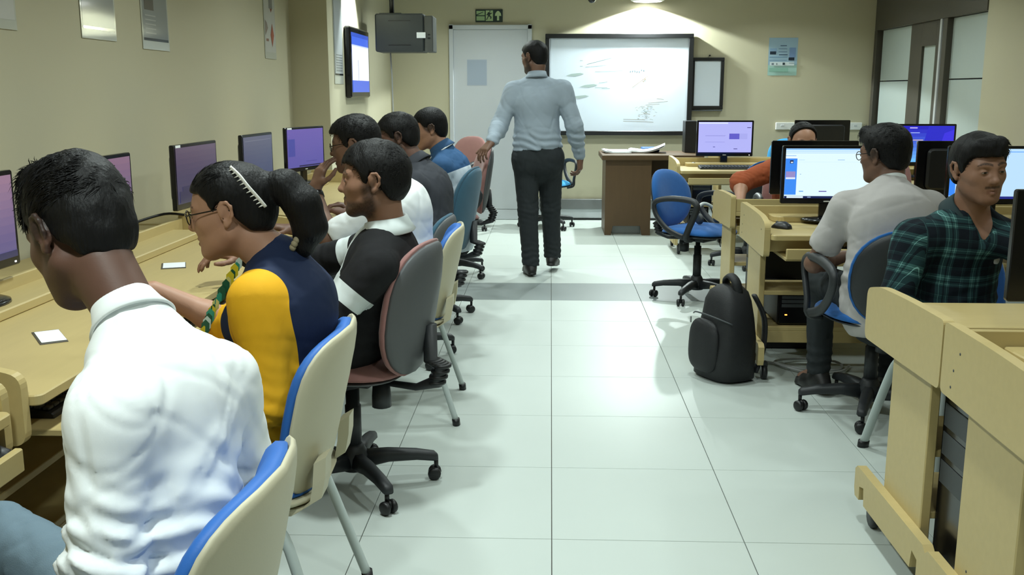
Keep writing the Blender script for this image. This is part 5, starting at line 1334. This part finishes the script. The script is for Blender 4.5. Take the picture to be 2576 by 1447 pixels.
# floral edging along the front of the vest
fl = MB(); random.seed(9)
for k in range(46):
    u = k / 45; pc = eg['Nk'] * (1 - u) + eg['Pv'] * u + eg['fw'] * (.085 + .075 * math.sin(u * 2.2)) - eg['lat'] * (.055 + .07 * math.sin(u * 2.6))
    s_ = random.uniform(.009, .016); fl.add([tuple(pc + eg['upv'] * s_ * math.cos(q * 1.047) * 1.3 + eg['fw'] * (s_ * .6 * math.sin(q * 1.047)) - eg['lat'] * (.004 + .006 * math.sin(q * 1.047))) for q in range(6)], [(0, 1, 2, 3, 4, 5)], False, rgb(random.choice([(214, 190, 40), (60, 150, 120), (200, 214, 196), (40, 90, 60), (220, 206, 120)])))
fo_ = fl.obj('floral_print', M_PRINT, tg); fo_['kind'] = 'stuff'

# ---- young man in black and white
M_BW = mat_zone('black_and_white_jersey', (26, 26, 28), (206, 214, 214), .85)
def bw_zone(P, e):
    z = np.full(len(P), -1.0)
    for q in 'LR':
        d = unit(e['El'][q] - e['Sh'][q]); tt = (P - e['Sh'][q]) @ d; near = arm_dist(P, e, q, .085) > 0
        z = np.maximum(z, np.where(near & (tt < .25), .027 - np.abs(tt - .125), -1))
    h = (e['Nk'] - P) @ e['upv']; body = (np.maximum(arm_dist(P, e, 'L', .085), arm_dist(P, e, 'R', .085)) <= 0)
    fr = (P - e['Ch']) @ e['fw']; z = np.maximum(z, np.where(body & (fr > .0), .027 - np.abs(h - .19), -1)); x = np.abs((P - e['Ch']) @ e['lat'])
    return np.maximum(z, np.where(body & (h < .2) & (fr > .02), .05 - x, -1))
M_WCOL = mat('white_collar', (206, 214, 214), .85, .2, var=.03)
person('person', 'person with short beard in black and white collared top', (-.62, 3.27), 90, dict(
    pelvis=(-.685, 3.27, .56), neck=(-.530, 3.235, .908), head=(-.572, 3.21, 1.095), look=(2, -2, 0), skin='brown', bow=.02, beard=.85, hs=1.0,
    shL=(-.552, 3.075, .835), shR=(-.585, 3.40, .85), elL=(-.70, 3.02, .66), wrL=(-.94, 3.12, .68), elR=(-.76, 3.46, .80), wrR=(-.96, 3.42, .80),
    hair=dict(top=.034, side=.013, back=.016, front=.018, rough=.003, tufts=2200, len=.02, lift=.2, mess=.35, wid=.0009, seed=21, flow=swept),
    shirt=dict(mat=M_BW, zone=bw_zone, inf=.012, sr=.014, folds=.0025, freq=24, seed=3, sleeve='long', cuff=.97, hem=.14, collar=dict(type='shirt', mat=M_WCOL, h=.038, tilt=16, r=.058, open=160, s=1.1, drop=.02, tip=.025)),
    trousers=dict(mat=M_BLKT, h=.011), fine_hands=False, h_cloth=.0068))

# ---- young man with wrist watch
tw, ew = person('person', 'person in white t-shirt with spectacles, hand with watch at mouth', (-.70, 4.38), 90, dict(
    pelvis=(-.665, 4.36, .55), neck=(-.705, 4.38, .965), head=(-.862, 4.39, 1.145), look=(-4, -8, 0), skin='dark', bow=.06,
    shL=(-.715, 4.22, .885), shR=(-.73, 4.54, .885), elL=(-.985, 4.21, .735), wrL=(-1.018, 4.31, .905), elR=(-.92, 4.56, .72), wrR=(-1.1, 4.5, .74),
    hands={'L': dict(f=(.30, .16, .94), n=(.75, .62, -.2), curl=(18, 22, 15), flip=1)},
    hair=dict(top=.036, side=.014, back=.014, front=.028, rough=.003, tufts=1500, len=.024, lift=.3, mess=.4, wid=.001, seed=31, flow=swept),
    shirt=dict(mat=M_WTEE, inf=.012, sr=.016, folds=.003, freq=22, seed=8, sleeve='short', slen=.78, hem=.16, collar=dict(type='tee', mat=M_WTEE, h=.05, tilt=12, r=.056)),
    trousers=dict(mat=M_DARKT, h=.012), h_head=.0046, h_body=.009, h_cloth=.0078))
spectacles(ew)
wt = MB(); ctr = ew['Wr']['L'] - unit(ew['Wr']['L'] - ew['El']['L']) * .03; axd = V(unit(ew['Wr']['L'] - ew['El']['L']))
e1 = V(unit(np.cross(axd, A(0, 0, 1)))); e2 = axd.cross(e1)
wt.loft([[tuple(V(ctr) + axd * h + (e1 * math.cos(2 * math.pi * j / 20) + e2 * math.sin(2 * math.pi * j / 20)) * r) for j in range(20)] for (h, r) in ((-.011, .030), (-.011, .035), (.011, .034), (.011, .029))], False)
wo = wt.obj('watch_strap', M_BLACK, tw)
side = V(ew['lc']((-.70 - .3, 3.9, .9)) - ew['lc']((-.70 - .3, 4.38, .9))).normalized()
cc_ = V(ctr) + side * .036; q1 = axd; q2 = side.cross(axd)
MB().loft([[tuple(cc_ + side * h + (q1 * math.cos(2 * math.pi * j / 20) + q2 * math.sin(2 * math.pi * j / 20)) * r) for j in range(20)] for (h, r) in ((-.006, .021), (.003, .021), (.005, .018))]).obj('watch_case', M_BLACKG, wo)

# ---- man in dark shirt, man in polo
M_DSHIRT = mat('dark_grey_cotton', (58, 60, 66), .85, .2, var=.05, bump=.2, bscale=450)
person('person', 'person in dark grey shirt, dark hair, between the watch wearer and the polo', (-.68, 5.2), 88, dict(
    pelvis=(-.64, 5.14, .55), neck=(-.685, 5.2, .975), head=(-.795, 5.2, 1.14), look=(4, -16, 0), skin='deep', bow=.045, beard=.3,
    elL=(-.80, 4.98, .70), wrL=(-1.02, 5.06, .74), elR=(-.82, 5.42, .70), wrR=(-1.04, 5.34, .74), fade=.7,
    hair=dict(top=.030, side=.010, back=.012, front=.020, rough=.003, tufts=1100, len=.02, lift=.2, mess=.3, wid=.001, seed=41, flow=swept),
    shirt=dict(mat=M_DSHIRT, inf=.014, sr=.015, folds=.004, freq=26, seed=18, sleeve='short', slen=.85, hem=.16, collar=dict(type='shirt', mat=M_DSHIRT, h=.04, tilt=18, r=.058)),
    trousers=dict(mat=M_BLKT, h=.011), fine_hands=False, h_head=.005, h_body=.010, h_cloth=.0085))
M_POLO = mat_zone('blue_and_white_pique', (214, 224, 232), (48, 84, 124), .85)
M_POLOC = mat('blue_pique', (48, 84, 124), .85)
tp_, ep_ = person('person', 'person in blue and white polo with close cropped black hair', (-.65, 6.1), 92, dict(
    pelvis=(-.60, 6.08, .56), neck=(-.652, 6.1, 1.0), head=(-.735, 6.1, 1.15), look=(3, -12, 0), skin='light', bow=.04, fade=.95,
    elL=(-.74, 5.90, .72), wrL=(-.97, 5.98, .75), elR=(-.76, 6.32, .72), wrR=(-.98, 6.24, .75),
    hair=dict(top=.030, side=.004, back=.005, front=.014, rough=.002, tufts=900, len=.016, lift=.2, mess=.3, wid=.001, seed=51, flow=swept),
    shirt=dict(mat=M_POLO, zone=lambda P, e: .115 - (e['Nk'] - P) @ e['upv'] + .25 * ((P - e['Ch']) @ e['fw']), inf=.013, sr=.018, folds=.004, freq=26, seed=28, sleeve='short', slen=.85, hem=.16, collar=dict(type='shirt', mat=M_POLOC, h=.04, tilt=16, r=.058)),
    trousers=dict(mat=M_BLKT, h=.011), fine_hands=False, h_head=.005, h_body=.010, h_cloth=.0085))
mb = MB(); ua = unit(ep_['upn'] * .96 + ep_['fw'] * .28)
ring_collar(mb, ep_['Nk'] + ep_['upn'] * .018 + ep_['fw'] * .014, ua, unit(np.cross(ua, ep_['lat'])), ep_['lat'], .092, .096, [(-.002, -.004), (.002, -.007), (.003, -.002), (-.001, .002)], R(-140), R(140), 36); mb.obj('collar_tipping', M_WTEE, tp_)

# ---- the teacher, walking away
M_GSHIRT = mat('pale_blue_grey_shirt', (152, 164, 176), .8, .25, var=.03, scale=20, bump=.15, bscale=420)
person('person', 'person standing in aisle, grey shirt and black trousers, seen from behind', (-.10, 7.5), 2, dict(stand=True,
    pelvis=(-.095, 7.5, .915), neck=(-.115, 7.49, 1.445), head=(-.125, 7.515, 1.62), look=(48, -10, 0), skin='dark', bow=.015, beard=.9, hs=.98,
    shL=(-.275, 7.48, 1.372), shR=(.088, 7.48, 1.382), elL=(-.375, 7.42, 1.13), wrL=(-.415, 7.22, 1.03), elR=(.170, 7.46, 1.13), wrR=(.225, 7.54, .88),
    hands={'L': dict(f=(-.45, -.35, -.45), n=(.2, .3, -.9), curl=(20, 25, 20), flip=1), 'R': dict(f=(.02, .1, -1), n=(-1, .3, 0), curl=(28, 34, 22))},
    knL=(-.165, 7.47, .49), knR=(.005, 7.58, .50), anL=(-.145, 7.43, .092), ftL=(-.185, 7.6, .085), anR=(.02, 7.62, .125), ftR=(.05, 7.78, .10),
    hair=dict(top=.018, side=.008, back=.010, front=.010, rough=.002, tufts=400, len=.012, lift=.2, mess=.4, seed=61, flow=lambda q: A(0, .3, -.6), line=([-.12, -.09, -.055, -.03, -.016, .002, .012, .020, .034, .05, .075, .12], [-.085, -.08, -.07, -.03, .022, .030, -.02, -.03, .018, .046, .06, .06])),
    shirt=dict(mat=M_GSHIRT, inf=.016, sr=.020, folds=.0035, freq=20, seed=33, sleeve='long', cuff=.93, hem=-.035, waistf=1.6, elbowf=.5, collar=dict(type='shirt', mat=M_GSHIRT, h=.042, tilt=10, r=.057, open=160)),
    trousers=dict(mat=M_DARKT, top=.075, inf=.016, folds=.004), h_head=.0046, h_body=.0085, h_cloth=.0072))

# ---- man in plaid shirt
M_PLAID = mat_plaid('dark_green_plaid')
tpl, epl = person('person', 'person in dark green plaid shirt facing the camera behind the right desk', (1.45, 3.58), -168, dict(
    pelvis=(1.46, 3.64, .54), neck=(1.478, 3.555, .935), head=(1.468, 3.48, 1.115), look=(-2, -5, 3), skin='brown', bow=.03, beard=.12, mustache=.8, hs=.96, eye_open=.0036, gaze=.001,
    shR=(1.285, 3.53, .865), shL=(1.645, 3.42, .865), elR=(1.225, 3.50, .64), wrR=(1.32, 3.34, .55), elL=(1.72, 3.40, .64), wrL=(1.60, 3.27, .55),
    hair=dict(top=.034, side=.014, back=.014, front=.022, rough=.003, tufts=2400, len=.024, lift=.0, mess=.12, wid=.0008, seed=71, flow=lambda q: A(-.8, .4, .1), add=(((-.03, .06, .095), (.04, .06, .09), .028, .026),)),
    shirt=dict(mat=M_PLAID, plaid=1, vneck=.06, inf=.013, sr=.016, folds=.0022, freq=24, seed=43, sleeve='long', cuff=.9, hem=.12, collar=dict(type='shirt', mat=mat('dark_green_collar', (30, 50, 54), .85), h=.036, tilt=14, r=.060, open=146, s=1.3, drop=.035, tip=.03)),
    trousers=dict(mat=M_DARKT, h=.012), h_head=.0033, fine_hands=False))
bp_ = epl['Ch'] + epl['fw'] * .122 - epl['lat'] * .075 + epl['upv'] * .0
bd = MB().pad(tuple(bp_), .022, .028, .003, 3, n=16, rings=6, ux=tuple(epl['lat']), uy=tuple(epl['upv']), un=tuple(epl['fw'])); bd.obj('chest_badge', M_WHITE, tpl)

# ---- man in grey t-shirt, seen from behind
M_GTEE = mat('grey_jersey', (176, 172, 170), .85, .2, var=.04, scale=20, bump=.2, bscale=600)
tgr, egr = person('person', 'person in light grey t-shirt seen from behind at bright monitor', (1.41, 4.18), 6, dict(
    pelvis=(1.40, 4.11, .54), neck=(1.405, 4.17, .965), head=(1.395, 4.24, 1.118), look=(30, -6, -3), skin='dark', bow=.055, hs=1.0, fade=.85, fat=.012,
    shL=(1.235, 4.19, .895), shR=(1.585, 4.20, .90), elL=(1.145, 4.26, .665), wrL=(1.32, 4.45, .65), elR=(1.70, 4.28, .67), wrR=(1.60, 4.5, .66),
    knL=(1.24, 4.50, .53), anL=(1.25, 4.50, .095), ftL=(1.20, 4.66, .08), knR=(1.58, 4.52, .52), anR=(1.58, 4.5, .095), ftR=(1.6, 4.66, .08),
    hair=dict(top=.030, side=.008, back=.010, front=.030, rough=.003, tufts=1800, len=.024, lift=.2, mess=.3, wid=.0009, seed=81, flow=swept, add=(((-.02, .07, .10), (.03, .085, .095), .026, .024),)),
    shirt=dict(mat=M_GTEE, inf=.014, sr=.018, folds=.0025, freq=20, seed=53, sleeve='short', slen=.62, hem=.17, collar=dict(type='tee', mat=M_WTEE, h=.05, tilt=10, r=.057)),
    trousers=dict(mat=M_DARKT), fine_hands=False))
spectacles(egr)

# ---- man in orange shirt behind the monitors
M_ORANGE = mat('rust_orange_cotton', (150, 76, 46), .85, .2, var=.06, scale=20, bump=.2, bscale=450)
person('person', 'person in orange shirt, half hidden behind the bright monitor', (1.65, 6.62), 178, dict(
    pelvis=(1.66, 6.70, .54), neck=(1.65, 6.66, .925), head=(1.64, 6.60, 1.055), look=(4, -15, 0), skin='light', bow=.04, mustache=.7,
    shR=(1.465, 6.63, .865), shL=(1.83, 6.63, .865), elR=(1.24, 6.50, .80), wrR=(1.20, 6.32, .70), elL=(1.92, 6.45, .68), wrL=(1.74, 6.3, .735),
    hair=dict(top=.016, side=.010, back=.012, front=.002, rough=.003, tufts=500, len=.02, lift=.2, mess=.35, seed=91, flow=lambda q: A(.5, -.3, .1), line=([-.12, -.09, -.055, -.03, -.016, .002, .012, .030, .05, .075, .12], [-.075, -.072, -.062, -.025, .026, .032, .0, .07, .108, .13, .2]), peak=-.3),
    shirt=dict(mat=M_ORANGE, inf=.016, sr=.018, folds=.005, freq=24, seed=63, sleeve='elbow', hem=.16, collar=dict(type='shirt', mat=M_ORANGE, h=.04, tilt=14, r=.058)),
    trousers=dict(mat=M_DARKT, h=.011), fine_hands=False, h_head=.005, h_body=.010, h_cloth=.0085))
